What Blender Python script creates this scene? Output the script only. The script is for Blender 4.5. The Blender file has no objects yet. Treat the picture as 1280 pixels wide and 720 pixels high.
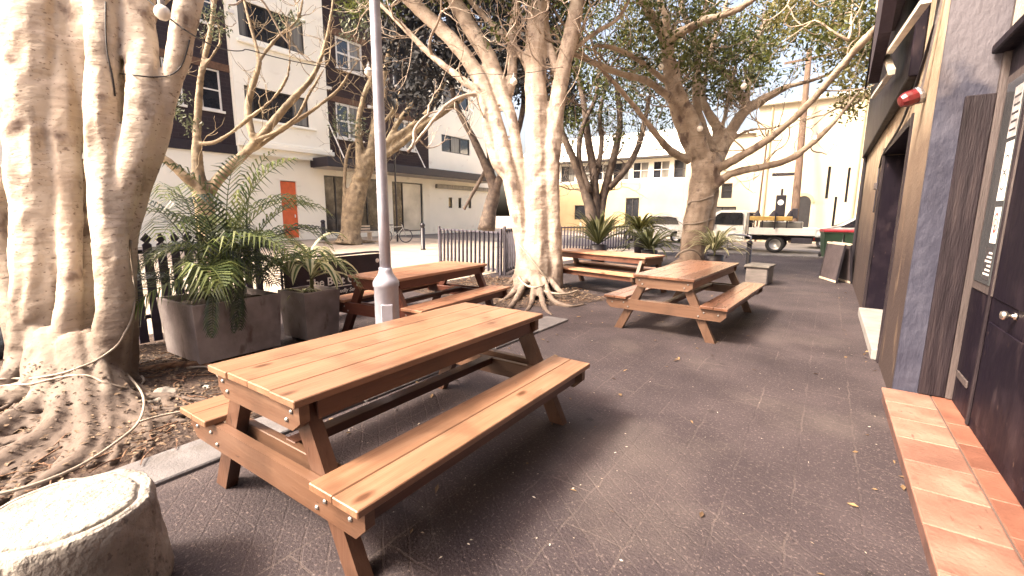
import bpy, bmesh, math, random
import numpy as np
from mathutils import Vector, Matrix, Euler, noise

random.seed(7); rng = np.random.default_rng(7)
PI = math.pi; rad = math.radians
scene = bpy.context.scene
col = scene.collection

# ------------------------------------------------------------------ camera
CX, CY, F, H = 640., 360., 560., 1.5
PITCH, YAW, ROLL = .1645, .61, .006
fw = Vector((-math.sin(YAW)*math.cos(PITCH), math.cos(YAW)*math.cos(PITCH), -math.sin(PITCH)))
rt = Vector((math.cos(YAW), math.sin(YAW), 0)); up = rt.cross(fw)
r0 = rt*math.cos(ROLL)+up*math.sin(ROLL); u0 = -rt*math.sin(ROLL)+up*math.cos(ROLL)
EYE = Vector((0, 0, H))
cd = bpy.data.cameras.new('camera'); cam = bpy.data.objects.new('camera', cd); col.objects.link(cam)
M = Matrix((r0, u0, -fw)).transposed().to_4x4(); M.translation = EYE
cam.matrix_world = M
cd.sensor_width = 36; cd.lens = 36*F/1280; cd.clip_start = .05; cd.clip_end = 600
scene.camera = cam

def ray(x, y): return (x-CX)*r0-(y-CY)*u0+F*fw
def G(x, y, z=0.):                      # survey helper: point at height z
    d = ray(x, y); return EYE+d*((z-H)/d.z)
def D(x, y, dep):                       # survey helper: point at a distance in front
    return EYE+ray(x, y)*(dep/F)
def AX(x, y, X): d = ray(x, y); return EYE+d*(X/d.x)
def AY(x, y, Y): d = ray(x, y); return EYE+d*(Y/d.y)

# ------------------------------------------------------------------ mesh builder
class MB:
    def __init__(s): s.v = []; s.f = []
    def add(s, vs, fs):
        o = len(s.v); s.v += [tuple(p) for p in vs]; s.f += [tuple(i+o for i in q) for q in fs]; return s
    def box(s, c, d, rot=None, bev=0.):
        c = Vector(c); hx, hy, hz = d[0]/2, d[1]/2, d[2]/2
        R = rot if rot is not None else Matrix.Identity(3)
        b = min(bev, hx*.9, hy*.9, hz*.9)
        if b <= 0:
            P = [Vector((x, y, z)) for x in (-hx, hx) for y in (-hy, hy) for z in (-hz, hz)]
            return s.add([c+R@p for p in P], [(0,1,3,2),(4,6,7,5),(0,4,5,1),(2,3,7,6),(0,2,6,4),(1,5,7,3)])
        bm = bmesh.new(); bmesh.ops.create_cube(bm, size=1)
        for v in bm.verts: v.co = Vector((v.co.x*2*hx, v.co.y*2*hy, v.co.z*2*hz))
        bmesh.ops.bevel(bm, geom=bm.edges[:], offset=b, segments=1, affect='EDGES')
        bm.verts.index_update()
        s.add([c+R@v.co for v in bm.verts], [[v.index for v in f.verts] for f in bm.faces]); bm.free(); return s
    def bar(s, p0, p1, w, t, side=None, bev=0.):
        p0, p1 = Vector(p0), Vector(p1); z = (p1-p0); L = z.length; z.normalize()
        x = Vector(side) if side is not None else (Vector((1,0,0)) if abs(z.x) < .9 else Vector((0,1,0)))
        y = z.cross(x).normalized(); x = y.cross(z)
        return s.box((p0+p1)/2, (w, t, L), Matrix((x, y, z)).transposed(), bev)
    def prism(s, poly, ext, org=(0,0,0), ux=(1,0,0), uy=(0,0,1)):
        # poly in (ux,uy), extruded along vector ext
        org, ux, uy, ext = Vector(org), Vector(ux), Vector(uy), Vector(ext); n = len(poly)
        a = [org+ux*p[0]+uy*p[1] for p in poly]
        return s.add(a+[p+ext for p in a], [tuple(range(n-1, -1, -1)), tuple(range(n, 2*n))]+[(i, (i+1) % n, (i+1) % n+n, i+n) for i in range(n)])
    def lathe(s, prof, c=(0,0,0), seg=24, ax=None, jit=0.):
        c = Vector(c); R = ax if ax is not None else Matrix.Identity(3); vs = []; fs = []
        for (r, z) in prof:
            for k in range(seg):
                a = 2*PI*k/seg; rr = r*(1+(jit*noise.noise(Vector((math.cos(a)*1.7, math.sin(a)*1.7, z*3))) if jit else 0))
                vs.append(c+R@Vector((rr*math.cos(a), rr*math.sin(a), z)))
        n = len(prof)
        for i in range(n-1):
            for k in range(seg):
                fs.append((i*seg+k, i*seg+(k+1) % seg, (i+1)*seg+(k+1) % seg, (i+1)*seg+k))
        if prof[0][0] > 1e-6: fs.append(tuple(range(seg-1, -1, -1)))
        if prof[-1][0] > 1e-6: fs.append(tuple((n-1)*seg+k for k in range(seg)))
        return s.add(vs, fs)
    def tube(s, pts, rads, seg=8, step=None, jit=0., cap=True, flat=1.):
        P, Rr = smooth(pts, rads, step); n = len(P); vs = []; fs = []
        t = (P[1]-P[0]).normalized(); x = t.orthogonal().normalized()
        for i in range(n):
            t2 = (P[min(i+1, n-1)]-P[max(i-1, 0)]).normalized()
            x = (x-t2*x.dot(t2)).normalized(); y = t2.cross(x)
            for k in range(seg):
                a = 2*PI*k/seg
                r = Rr[i]
                if jit:
                    q = P[i]*1.0+Vector((math.cos(a), math.sin(a), 0))*.8
                    r *= 1+jit*noise.noise(q*3.1)+jit*.5*noise.noise(q*7.)
                vs.append(P[i]+(x*math.cos(a)+y*math.sin(a)*flat)*r)
        for i in range(n-1):
            for k in range(seg):
                fs.append((i*seg+k, i*seg+(k+1) % seg, (i+1)*seg+(k+1) % seg, (i+1)*seg+k))
        if cap: fs += [tuple(range(seg-1, -1, -1)), tuple((n-1)*seg+k for k in range(seg))]
        return s.add(vs, fs)
    def build(s, name, m, parent=None, org=None, smooth=False):
        o = Vector(org) if org is not None else (Vector(parent['_o']) if parent is not None and '_o' in parent else None)
        vs = s.v if o is None else [(p[0]-o.x, p[1]-o.y, p[2]-o.z) for p in s.v]
        me = bpy.data.meshes.new(name); me.from_pydata(vs, [], s.f); me.update()
        if smooth: me.polygons.foreach_set('use_smooth', [True]*len(me.polygons))
        if m is not None: me.materials.append(m)
        ob = bpy.data.objects.new(name, me); col.objects.link(ob)
        if parent is not None: ob.parent = parent
        elif o is not None: ob.location = o
        return ob

def smooth(pts, rads, step=None):
    P = [Vector(p) for p in pts]; n = len(P)
    if n < 3 and step is None: return P, list(rads)
    out = []; ro = []
    for i in range(n-1):
        a, b = P[i], P[i+1]; p = P[i-1] if i else a*2-b; q = P[i+2] if i+2 < n else b*2-a
        L = (b-a).length; k = max(2, int(L/step)) if step else 4
        for j in range(k):
            t = j/k
            out.append(.5*((2*a)+(b-p)*t+(2*p-5*a+4*b-q)*t*t+(3*a-p-3*b+q)*t**3)); ro.append(rads[i]*(1-t)+rads[i+1]*t)
    out.append(P[-1]); ro.append(rads[-1]); return out, ro

def tag(o, label=None, cat=None, group=None, kind=None):
    if label: o['label'] = label
    if cat: o['category'] = cat
    if group: o['group'] = group
    if kind: o['kind'] = kind
    return o
def thing(name, label, cat, loc=(0,0,0), rz=0., group=None, world=False):
    """Empty at a thing's base; world=True: its parts are built from world coordinates"""
    o = bpy.data.objects.new(name, None); col.objects.link(o); o.location = loc; o.rotation_euler.z = rz
    o.empty_display_size = .1
    tag(o, label, cat, group)
    if world: o['_o'] = tuple(loc)
    return o
def sub(o, par):                        # a sub-part of a part: shares the part's frame
    o.parent = par; return o
def copy_tree(o, par=None):
    c = o.copy(); col.objects.link(c)
    if par is not None: c.parent = par
    for ch in [x for x in col.objects if x.parent == o]: copy_tree(ch, c)
    return c

# ------------------------------------------------------------------ materials
def mat(name, c, rough=.6, var=.2, scale=6., bump=.15, bscale=40., stretch=(1,1,1), c2=None, c3=None, isl=0., metal=0., spec=.5, detail=6., dist=0., bstretch=None, coat=0.):
    m = bpy.data.materials.new(name); m.use_nodes = True; nt = m.node_tree; N = nt.nodes; L = nt.links
    b = N['Principled BSDF']; b.inputs['Roughness'].default_value = rough; b.inputs['Metallic'].default_value = metal
    b.inputs['Specular IOR Level'].default_value = spec; b.inputs['Coat Weight'].default_value = coat; b.inputs['Coat Roughness'].default_value = .15
    tc = N.new('ShaderNodeTexCoord'); mp = N.new('ShaderNodeMapping'); mp.inputs['Scale'].default_value = stretch
    L.new(tc.outputs['Object'], mp.inputs['Vector'])
    vec = mp.outputs['Vector']
    if isl:
        ge = N.new('ShaderNodeNewGeometry'); ad = N.new('ShaderNodeVectorMath'); ad.operation = 'MULTIPLY_ADD'
        ad.inputs[1].default_value = (13, 17, 11); L.new(ge.outputs['Random Per Island'], ad.inputs[0]); L.new(vec, ad.inputs[2]); vec = ad.outputs[0]
    no = N.new('ShaderNodeTexNoise'); no.inputs['Scale'].default_value = scale; no.inputs['Detail'].default_value = detail; no.inputs['Distortion'].default_value = dist
    L.new(vec, no.inputs['Vector'])
    cr = N.new('ShaderNodeValToRGB'); e = cr.color_ramp.elements
    lo = c2 if c2 else tuple(x*(1-var) for x in c); hi = c3 if c3 else tuple(min(1, x*(1+var)) for x in c)
    e[0].position = .3; e[0].color = (*lo, 1); e[1].position = .7; e[1].color = (*hi, 1)
    mid = cr.color_ramp.elements.new(.5); mid.color = (*c, 1)
    L.new(no.outputs['Fac'], cr.inputs['Fac']); out = cr.outputs['Color']
    if isl:
        mr = N.new('ShaderNodeMapRange'); mr.inputs['To Min'].default_value = 1-isl; mr.inputs['To Max'].default_value = 1+isl
        L.new(ge.outputs['Random Per Island'], mr.inputs['Value'])
        mx = N.new('ShaderNodeVectorMath'); mx.operation = 'SCALE'; L.new(out, mx.inputs[0]); L.new(mr.outputs[0], mx.inputs['Scale']); out = mx.outputs[0]
    L.new(out, b.inputs['Base Color'])
    if bump:
        n2 = N.new('ShaderNodeTexNoise'); n2.inputs['Scale'].default_value = bscale; n2.inputs['Detail'].default_value = 5
        if bstretch:
            m2 = N.new('ShaderNodeMapping'); m2.inputs['Scale'].default_value = bstretch; L.new(tc.outputs['Object'], m2.inputs['Vector']); L.new(m2.outputs['Vector'], n2.inputs['Vector'])
        else: L.new(vec, n2.inputs['Vector'])
        bp = N.new('ShaderNodeBump'); bp.inputs['Strength'].default_value = bump; bp.inputs['Distance'].default_value = .02
        L.new(n2.outputs['Fac'], bp.inputs['Height']); L.new(bp.outputs['Normal'], b.inputs['Normal'])
        rr = N.new('ShaderNodeMapRange'); rr.inputs['To Min'].default_value = max(.05, rough-.12); rr.inputs['To Max'].default_value = min(1, rough+.12)
        L.new(n2.outputs['Fac'], rr.inputs['Value']); L.new(rr.outputs[0], b.inputs['Roughness'])
    m['_out'] = 0
    return m
def nodes(m): return m.node_tree.nodes, m.node_tree.links, m.node_tree.nodes['Principled BSDF']
def overlay(m, c, kind='noise', scale=3., lo=.5, hi=.6, stretch=(1,1,1), fac=1., off=(0,0,0)):
    """mix another colour over the base colour where a noise / band / height mask says"""
    N, L, b = nodes(m); src = b.inputs['Base Color'].links[0].from_socket
    tc = N.new('ShaderNodeTexCoord'); mp = N.new('ShaderNodeMapping'); mp.inputs['Scale'].default_value = stretch; mp.inputs['Location'].default_value = off
    L.new(tc.outputs['Object'], mp.inputs['Vector'])
    if kind == 'noise':
        t = N.new('ShaderNodeTexNoise'); t.inputs['Scale'].default_value = scale; t.inputs['Detail'].default_value = 7; L.new(mp.outputs[0], t.inputs['Vector']); o = t.outputs['Fac']
    elif kind == 'voronoi':
        t = N.new('ShaderNodeTexVoronoi'); t.inputs['Scale'].default_value = scale; L.new(mp.outputs[0], t.inputs['Vector']); o = t.outputs['Distance']
    elif kind == 'edge':
        t = N.new('ShaderNodeTexVoronoi'); t.feature = 'DISTANCE_TO_EDGE'; t.inputs['Scale'].default_value = scale; L.new(mp.outputs[0], t.inputs['Vector']); o = t.outputs['Distance']
    elif kind == 'wave':
        t = N.new('ShaderNodeTexWave'); t.bands_direction = 'Z'; t.inputs['Scale'].default_value = scale; t.inputs['Distortion'].default_value = 6; t.inputs['Detail'].default_value = 4; t.inputs['Detail Scale'].default_value = 1.5
        L.new(mp.outputs[0], t.inputs['Vector']); o = t.outputs['Fac']
    elif kind == 'height':
        sp = N.new('ShaderNodeSeparateXYZ'); L.new(mp.outputs[0], sp.inputs[0])
        t = N.new('ShaderNodeTexNoise'); t.inputs['Scale'].default_value = scale; t.inputs['Detail'].default_value = 6; L.new(mp.outputs[0], t.inputs['Vector'])
        a = N.new('ShaderNodeMath'); a.operation = 'ADD'; L.new(sp.outputs[2], a.inputs[0]); L.new(t.outputs['Fac'], a.inputs[1]); o = a.outputs[0]
    mr = N.new('ShaderNodeMapRange'); mr.inputs['From Min'].default_value = lo; mr.inputs['From Max'].default_value = hi; mr.inputs['To Max'].default_value = fac
    L.new(o, mr.inputs['Value'])
    mx = N.new('ShaderNodeMix'); mx.data_type = 'RGBA'; L.new(mr.outputs[0], mx.inputs[0]); L.new(src, mx.inputs[6]); mx.inputs[7].default_value = (*c, 1)
    L.new(mx.outputs[2], b.inputs['Base Color']); return m
def leafmat(name, c, c2, trans=.35, rough=.45):
    m = bpy.data.materials.new(name); m.use_nodes = True; N = m.node_tree.nodes; L = m.node_tree.links; b = N['Principled BSDF']
    ge = N.new('ShaderNodeNewGeometry'); cr = N.new('ShaderNodeValToRGB'); e = cr.color_ramp.elements
    e[0].color = (*c, 1); e[1].color = (*c2, 1); L.new(ge.outputs['Random Per Island'], cr.inputs['Fac']); L.new(cr.outputs[0], b.inputs['Base Color'])
    b.inputs['Roughness'].default_value = rough
    t = N.new('ShaderNodeBsdfTranslucent'); mx = N.new('ShaderNodeMixShader'); mx.inputs[0].default_value = trans
    L.new(cr.outputs[0], t.inputs['Color']); L.new(b.outputs[0], mx.inputs[1]); L.new(t.outputs[0], mx.inputs[2]); L.new(mx.outputs[0], N['Material Output'].inputs['Surface'])
    return m

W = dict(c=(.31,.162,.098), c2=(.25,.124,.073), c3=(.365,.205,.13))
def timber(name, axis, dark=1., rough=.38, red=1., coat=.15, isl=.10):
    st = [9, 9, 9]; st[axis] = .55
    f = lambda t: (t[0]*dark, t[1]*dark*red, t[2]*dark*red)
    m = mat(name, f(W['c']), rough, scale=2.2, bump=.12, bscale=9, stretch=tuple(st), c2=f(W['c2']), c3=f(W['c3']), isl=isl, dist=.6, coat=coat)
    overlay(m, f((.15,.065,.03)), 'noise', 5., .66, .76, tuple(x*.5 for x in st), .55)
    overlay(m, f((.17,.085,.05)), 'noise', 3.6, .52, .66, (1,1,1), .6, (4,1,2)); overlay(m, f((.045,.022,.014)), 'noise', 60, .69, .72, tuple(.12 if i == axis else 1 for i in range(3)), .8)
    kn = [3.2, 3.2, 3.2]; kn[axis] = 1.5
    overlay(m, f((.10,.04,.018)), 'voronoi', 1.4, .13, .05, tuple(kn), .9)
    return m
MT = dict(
 top=timber('honey_timber_top', 1, .70, .36, 1.06, coat=.12), side=timber('shaded_timber_rail', 1, .26, .45, .75), end=timber('brown_timber_end', 0, .37, .5, 1.0), leg=timber('shaded_timber_leg', 2, .28, .5, .92),  # same timber throughout; rails, ends and legs darkened, shade put into the colour
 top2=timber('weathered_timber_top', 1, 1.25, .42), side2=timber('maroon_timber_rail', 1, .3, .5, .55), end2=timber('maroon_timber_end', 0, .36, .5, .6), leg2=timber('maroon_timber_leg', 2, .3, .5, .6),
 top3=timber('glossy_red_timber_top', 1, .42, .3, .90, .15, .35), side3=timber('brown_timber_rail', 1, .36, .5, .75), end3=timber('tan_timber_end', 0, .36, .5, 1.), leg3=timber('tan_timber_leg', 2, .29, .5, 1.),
 bolt=mat('galvanised_bolt', (.3,.29,.28), .5, metal=.8, bump=0),
)
# ------------------------------------------------------------------ ground
m_asph = mat('dark_paved_asphalt', (.038,.0295,.0335), .75, scale=1.1, bump=.4, bscale=70, c2=(.026,.020,.024), c3=(.055,.043,.047), spec=.3, detail=9)
overlay(m_asph, (.17,.135,.13), 'noise', 55, .58, .68, fac=.5)
overlay(m_asph, (.025,.019,.022), 'noise', 1.3, .54, .68, fac=.6); overlay(m_asph, (.10,.083,.078), 'noise', .8, .55, .7, fac=.5, off=(5,3,0)); overlay(m_asph, (.022,.018,.02), 'voronoi', 2.6, .085, .06, fac=.7)
overlay(m_asph, (.40,.33,.28), 'noise', 130, .65, .70, fac=.55)
def paving_seams(m, c, fac, sx, sy, rotz=0.):
    N, L, b = nodes(m); src = b.inputs['Base Color'].links[0].from_socket
    tc = N.new('ShaderNodeTexCoord'); mp = N.new('ShaderNodeMapping'); mp.inputs['Rotation'].default_value = (0,0,rotz)
    nn = N.new('ShaderNodeTexNoise'); nn.inputs['Scale'].default_value = 7; ml = N.new('ShaderNodeVectorMath'); ml.operation = 'MULTIPLY_ADD'; ml.inputs[1].default_value = (.035,.035,0)
    L.new(tc.outputs['Object'], nn.inputs['Vector']); L.new(nn.outputs['Color'], ml.inputs[0]); L.new(tc.outputs['Object'], ml.inputs[2]); L.new(ml.outputs[0], mp.inputs['Vector'])
    br = N.new('ShaderNodeTexBrick'); br.inputs['Scale'].default_value = 1; br.inputs['Brick Width'].default_value = sx; br.inputs['Row Height'].default_value = sy
    br.inputs['Mortar Size'].default_value = .006; br.inputs['Mortar Smooth'].default_value = .3
    L.new(mp.outputs[0], br.inputs['Vector'])
    n2 = N.new('ShaderNodeTexNoise'); n2.inputs['Scale'].default_value = 1.7; n2.inputs['Detail'].default_value = 5; L.new(tc.outputs['Object'], n2.inputs['Vector'])
    mr = N.new('ShaderNodeMapRange'); mr.inputs['From Min'].default_value = .45; mr.inputs['From Max'].default_value = .65; mr.inputs['To Max'].default_value = fac; L.new(n2.outputs['Fac'], mr.inputs['Value'])
    mu = N.new('ShaderNodeMath'); mu.operation = 'MULTIPLY'; L.new(br.outputs['Fac'], mu.inputs[0]); L.new(mr.outputs[0], mu.inputs[1])
    mx = N.new('ShaderNodeMix'); mx.data_type = 'RGBA'; L.new(mu.outputs[0], mx.inputs[0]); L.new(src, mx.inputs[6]); mx.inputs[7].default_value = (*c, 1); L.new(mx.outputs[2], b.inputs['Base Color'])
    # seams also dent the surface
    bp = N.new('ShaderNodeBump'); bp.inputs['Strength'].default_value = .5; bp.inputs['Distance'].default_value = .01; bp.invert = True
    L.new(br.outputs['Fac'], bp.inputs['Height'])
    old = b.inputs['Normal'].links[0].from_socket if b.inputs['Normal'].links else None
    if old: L.new(old, bp.inputs['Normal'])
    L.new(bp.outputs[0], b.inputs['Normal'])
paving_seams(m_asph, (.27,.21,.18), .07, .23, .115, rad(38))
paving_seams(m_asph, (.22,.18,.16), .2, .60, .30, rad(90))
m_conc = mat('grey_concrete_kerb', (.115,.11,.115), .8, scale=5, bump=.3, bscale=60, var=.25)
overlay(m_conc, (.08,.073,.07), 'noise', 4, .58, .7, fac=.7)
m_plaza = mat('beige_street_paving', (.34,.29,.235), .85, scale=1.5, bump=.2, bscale=30, var=.18)
paving_seams(m_plaza, (.2,.165,.13), .9, .6, .6)
m_road = mat('pale_road_asphalt', (.13,.12,.115), .8, scale=1, bump=.2, bscale=60, var=.2)
m_soil = mat('brown_garden_soil', (.042,.026,.020), .95, scale=7, bump=1., bscale=35, c2=(.018,.011,.010), c3=(.085,.055,.040), detail=10)
overlay(m_soil, (.15,.105,.075), 'noise', 38, .6, .7, fac=.6)

def sheet(name, poly, z, m, sub_=0):
    mb = MB(); mb.add([(x, y, z) for x, y in poly], [tuple(range(len(poly)))])
    o = mb.build(name, m); tag(o, kind='structure'); return o
sheet('ground', [(-160,-120),(160,-120),(160,260),(-160,260)], -.012, m_plaza)
sheet('pavement', [(-3.27,-6),(.58,-6),(.58,19.2),(-4.6,19.2),(-6.9,16.6),(-6.9,2.35),(-3.27,2.35)], 0, m_asph)
sheet('road', [(-60,19.35),(60,19.35),(60,29.0),(-60,29.0)], -.004, m_road)
mb = MB()
for i in range(14):
    mb.box((-5.0+i*.995-.1, 19.28, .005), (.985,.15,.09), bev=.012)
tag(mb.build('kerb', m_conc), kind='structure')
# concrete edging slabs beside the planting bed
mb = MB(); y = -1.2
while y < 5.5:
    L_ = random.uniform(.75, 1.1)
    mb.box((-3.08+random.uniform(-.006,.006), y+L_/2, .0), (.36, L_-.012, .05+random.uniform(0,.008)), bev=.008); y += L_
tag(mb.build('kerb_strip', m_conc), kind='structure')

def mound(name, poly, hfun, m, res=.06, z0=.004):
    """soil bed: a fine grid clipped to poly with a bumpy height"""
    xs = [p[0] for p in poly]; ys = [p[1] for p in poly]; mb = MB(); idx = {}
    def inside(x, y):
        c = False
        for i in range(len(poly)):
            (x1, y1), (x2, y2) = poly[i], poly[i-1]
            if (y1 > y) != (y2 > y) and x < (x2-x1)*(y-y1)/(y2-y1)+x1: c = not c
        return c
    def edge(x, y):
        d = 9
        for i in range(len(poly)):
            a, b = Vector(poly[i]), Vector(poly[i-1]); t = max(0, min(1, (Vector((x,y))-a).dot(b-a)/(b-a).length_squared)); d = min(d, (Vector((x,y))-a-(b-a)*t).length)
        return d
    def vid(i, j):
        if (i, j) not in idx:
            x, y = min(xs)+i*res, min(ys)+j*res; e = edge(x, y) if inside(x, y) else 0
            idx[(i, j)] = len(mb.v); k = min(1, e/.25)
            z = z0+k*(hfun(x, y)+.022*noise.noise((x*5, y*5, 0))+.012*noise.noise((x*17, y*17, 3))+.02)
            mb.v.append((x, y, max(z, z0)))
        return idx[(i, j)]
    for i in range(int((max(xs)-min(xs))/res)+1):
        for j in range(int((max(ys)-min(ys))/res)+1):
            if inside(min(xs)+(i+.5)*res, min(ys)+(j+.5)*res): mb.f.append((vid(i,j), vid(i+1,j), vid(i+1,j+1), vid(i,j+1)))
    o = mb.build(name, m, smooth=True); tag(o, kind='structure'); return o
BED1 = [(-3.28,-1.3),(-3.28,2.3),(-6.6,2.3),(-7.4,-.2),(-7.4,-1.3)]
T1C = Vector((-4.95, .95, 0))
def h1(x, y): r = math.hypot(x+4.95, y-.95); return .07*math.exp(-(r/1.1)**2)
mound('soil_bed', BED1, h1, m_soil)
BED2 = [(-3.05,7.38),(-3.35,6.7),(-4.02,5.75),(-6.6,5.9),(-6.8,8.3),(-5.1,8.6)]
def h2(x, y): r = math.hypot(x+4.85, y-7.45); return .10*math.exp(-(r/.8)**2)
mound('tree_bed', BED2, h2, m_soil, .055)

# ------------------------------------------------------------------ picnic tables
def make_table(label, loc, rz, L, mats, ht=.765, W=.76, bi=.455, bo=.765, hb=.45):
    t = thing('picnic_table', label, 'picnic table', loc, rz, 'timber picnic tables')
    top, side, end, leg = mats
    def planks(x0, x1, n, z, ln, th, gap=.004):
        mb = MB(); w = (x1-x0)/n
        for i in range(n):
            mb.box((x0+w*(i+.5), random.uniform(-.004,.004), z-th/2+random.uniform(-.001,.001)), (w-gap, ln, th), Euler((0, random.uniform(-.003,.003), 0)).to_matrix(), .004)
        return mb
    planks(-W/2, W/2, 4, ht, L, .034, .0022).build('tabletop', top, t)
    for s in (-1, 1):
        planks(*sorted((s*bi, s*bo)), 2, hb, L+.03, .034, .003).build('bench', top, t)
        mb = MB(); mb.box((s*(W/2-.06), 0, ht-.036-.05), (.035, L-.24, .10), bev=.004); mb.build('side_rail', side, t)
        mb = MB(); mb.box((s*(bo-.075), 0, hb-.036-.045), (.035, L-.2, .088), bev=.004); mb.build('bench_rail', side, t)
    zc = hb-.036
    for e in (-1, 1):
        ye = e*(L/2-.075)
        hw = W/2-.025; z1 = ht-.036; z0 = z1-.125
        # end apron with its lower corners cut off
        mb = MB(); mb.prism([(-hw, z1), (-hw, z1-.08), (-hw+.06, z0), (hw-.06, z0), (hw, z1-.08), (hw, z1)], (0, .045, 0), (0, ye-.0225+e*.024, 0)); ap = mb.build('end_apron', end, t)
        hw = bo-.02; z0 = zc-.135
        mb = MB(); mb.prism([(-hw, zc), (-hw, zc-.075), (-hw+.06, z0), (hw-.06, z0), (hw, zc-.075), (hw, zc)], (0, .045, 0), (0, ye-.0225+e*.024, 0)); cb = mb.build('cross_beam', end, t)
        mb = MB(); mb.box((0, ye-e*.095, zc-.07), (2*(bi-.03), .045, .12), bev=.004); mb.build('cross_beam', end, t)
        for x, z, par in ((-.30, ht-.075, ap), (-.26, ht-.12, ap), (.30, ht-.075, ap), (.26, ht-.12, ap), (-.50, zc-.05, cb), (-.44, zc-.1, cb), (.50, zc-.05, cb), (.44, zc-.1, cb), (-.66, zc-.06, cb), (.66, zc-.06, cb)):
            b = MB(); b.lathe([(.0, .0), (.011, .0), (.011, .004), (.006, .009), (0, .009)], (x, ye+e*.047, z), 8, Matrix(((1,0,0),(0,0,e),(0,-e,0))))
            b.build('bolt', MT['bolt'], par)
        for s in (-1, 1):
            # splayed leg: parallelogram in the end plane
            xt, xb = s*.235, s*.585; w = .055
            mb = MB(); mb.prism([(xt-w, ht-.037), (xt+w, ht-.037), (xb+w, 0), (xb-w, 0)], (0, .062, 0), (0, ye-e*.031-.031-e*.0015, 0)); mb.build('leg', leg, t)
    mb = MB(); mb.box((0, 0, zc-.03), (.085, L-.34, .05), bev=.004); mb.build('stretcher', side, t)
    return t
def table_at(label, o, a, L, mats, **k):
    c = Vector((o[0]-math.sin(a)*L/2, o[1]+math.cos(a)*L/2, 0)); return make_table(label, c, a, L, mats, **k)
table_at('large honey brown picnic table nearest to the stone drum, standing on dark paving', (-2.035,.872), .013, 1.94, [MT[k] for k in ('top','side','end','leg')])
table_at('maroon legged picnic table between the black banner and the grey lamp post', (-4.287,3.271), .1, 1.92, [MT[k] for k in ('top2','side2','end2','leg2')])
table_at('glossy dark red topped picnic table standing alone in the middle of the walkway', (-1.60,5.50), -.05, 2.4, [MT[k] for k in ('top3','side3','end3','leg3')], ht=.75)
make_table('reddish picnic table set crosswise between two trees in front of dark fence', (-3.62,8.42,0), rad(77.5), 2.24, [MT[k] for k in ('top2','side3','end3','leg3')], ht=.75, W=.70, bi=.40, bo=.70)

# ------------------------------------------------------------------ lamp post
m_post = mat('grey_painted_steel', (.36,.37,.44), .4, scale=9, bump=.12, bscale=25, var=.12, metal=.2)
overlay(m_post, (.28,.27,.31), 'noise', 7, .6, .7, (1,1,.3), .7); overlay(m_post, (.48,.49,.55), 'noise', 11, .6, .66, fac=.6)
pb = Vector((-3.13,2.55,0))
lp = thing('lamp_post', 'slim grey steel lamp post with a fat round base sleeve between the tables', 'lamp post', pb)
mb = MB(); mb.lathe([(.118,0),(.118,.02),(.104,.05),(.104,.86),(.112,.868),(.112,.905),(.098,.93),(.07,.965),(.058,1.0),(.056,1.03)], seg=28); bs = mb.build('base_sleeve', m_post, lp, smooth=True)
mb = MB(); mb.box((.0,-.098,.55), (.10,.02,.34), bev=.006); mb.build('access_door', m_post, lp).rotation_euler.z = rad(50)
mb = MB(); mb.tube([(0,0,.98),(0,0,3.2),(.004,0,5.2)], [.049,.041,.034], 20); mb.build('pole', m_post, lp, smooth=True)
mb = MB(); mb.lathe([(.05,5.2),(.2,5.22),(.22,5.3),(.1,5.5),(.03,5.58)], seg=16); mb.build('lamp_head', m_post, lp, smooth=True)

# ------------------------------------------------------------------ stone drum, rocks, log
m_stone = mat('pale_weathered_sandstone', (.30,.28,.25), .9, scale=5, bump=1., bscale=32, c2=(.19,.175,.155), c3=(.39,.37,.33), detail=9)
overlay(m_stone, (.13,.115,.105), 'noise', 4.5, .52, .64, fac=.8); overlay(m_stone, (.10,.09,.085), 'noise', 34, .62, .68, fac=.7); overlay(m_stone, (.45,.43,.385), 'noise', 2.4, .60, .68, fac=.6)
sc = Vector((-2.205,.28,0))
prof = [(.315,0),(.325,.05),(.322,.15),(.318,.30),(.314,.385),(.300,.418),(.290,.421),(.284,.424),(.270,.425),(.262,.414),(.256,.414),(.250,.428),(.2,.431),(.1,.432),(0,.432)]
fine = []
for (r1,z1),(r2,z2) in zip(prof, prof[1:]):
    for k in range(3): fine.append((r1+(r2-r1)*k/3, z1+(z2-z1)*k/3))
fine.append(prof[-1])
mb = MB(); mb.lathe(fine, seg=72)
for i, v in enumerate(mb.v):
    p = Vector(v); d = .022*noise.noise(p*4)+.010*noise.noise(p*13)+.004*noise.noise(p*45)
    q = Vector((p.x, p.y, 0)); q = q.normalized() if q.length > .01 else Vector()
    crack = -.02*max(0, 1-abs(math.atan2(p.y, p.x)-(-.75)-.08*noise.noise(p*9))*9) if p.length > .3 else 0
    mb.v[i] = tuple(p+q*(d+crack)+Vector((0,0,.3*d if p.z > .3 else 0)))
drum = mb.build('stone_drum', m_stone, smooth=True); drum.location = sc; drum.scale = (.86,.86,1)
tag(drum, 'pale squat stone drum with a ringed flat top, beside the soil bed', 'stone bollard')
m_rock = mat('grey_garden_rock', (.22,.2,.18), .9, scale=7, bump=.6, bscale=30, var=.35)
m_rockw = mat('pale_garden_rock', (.5,.47,.42), .9, scale=7, bump=.5, bscale=30, var=.2)
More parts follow.
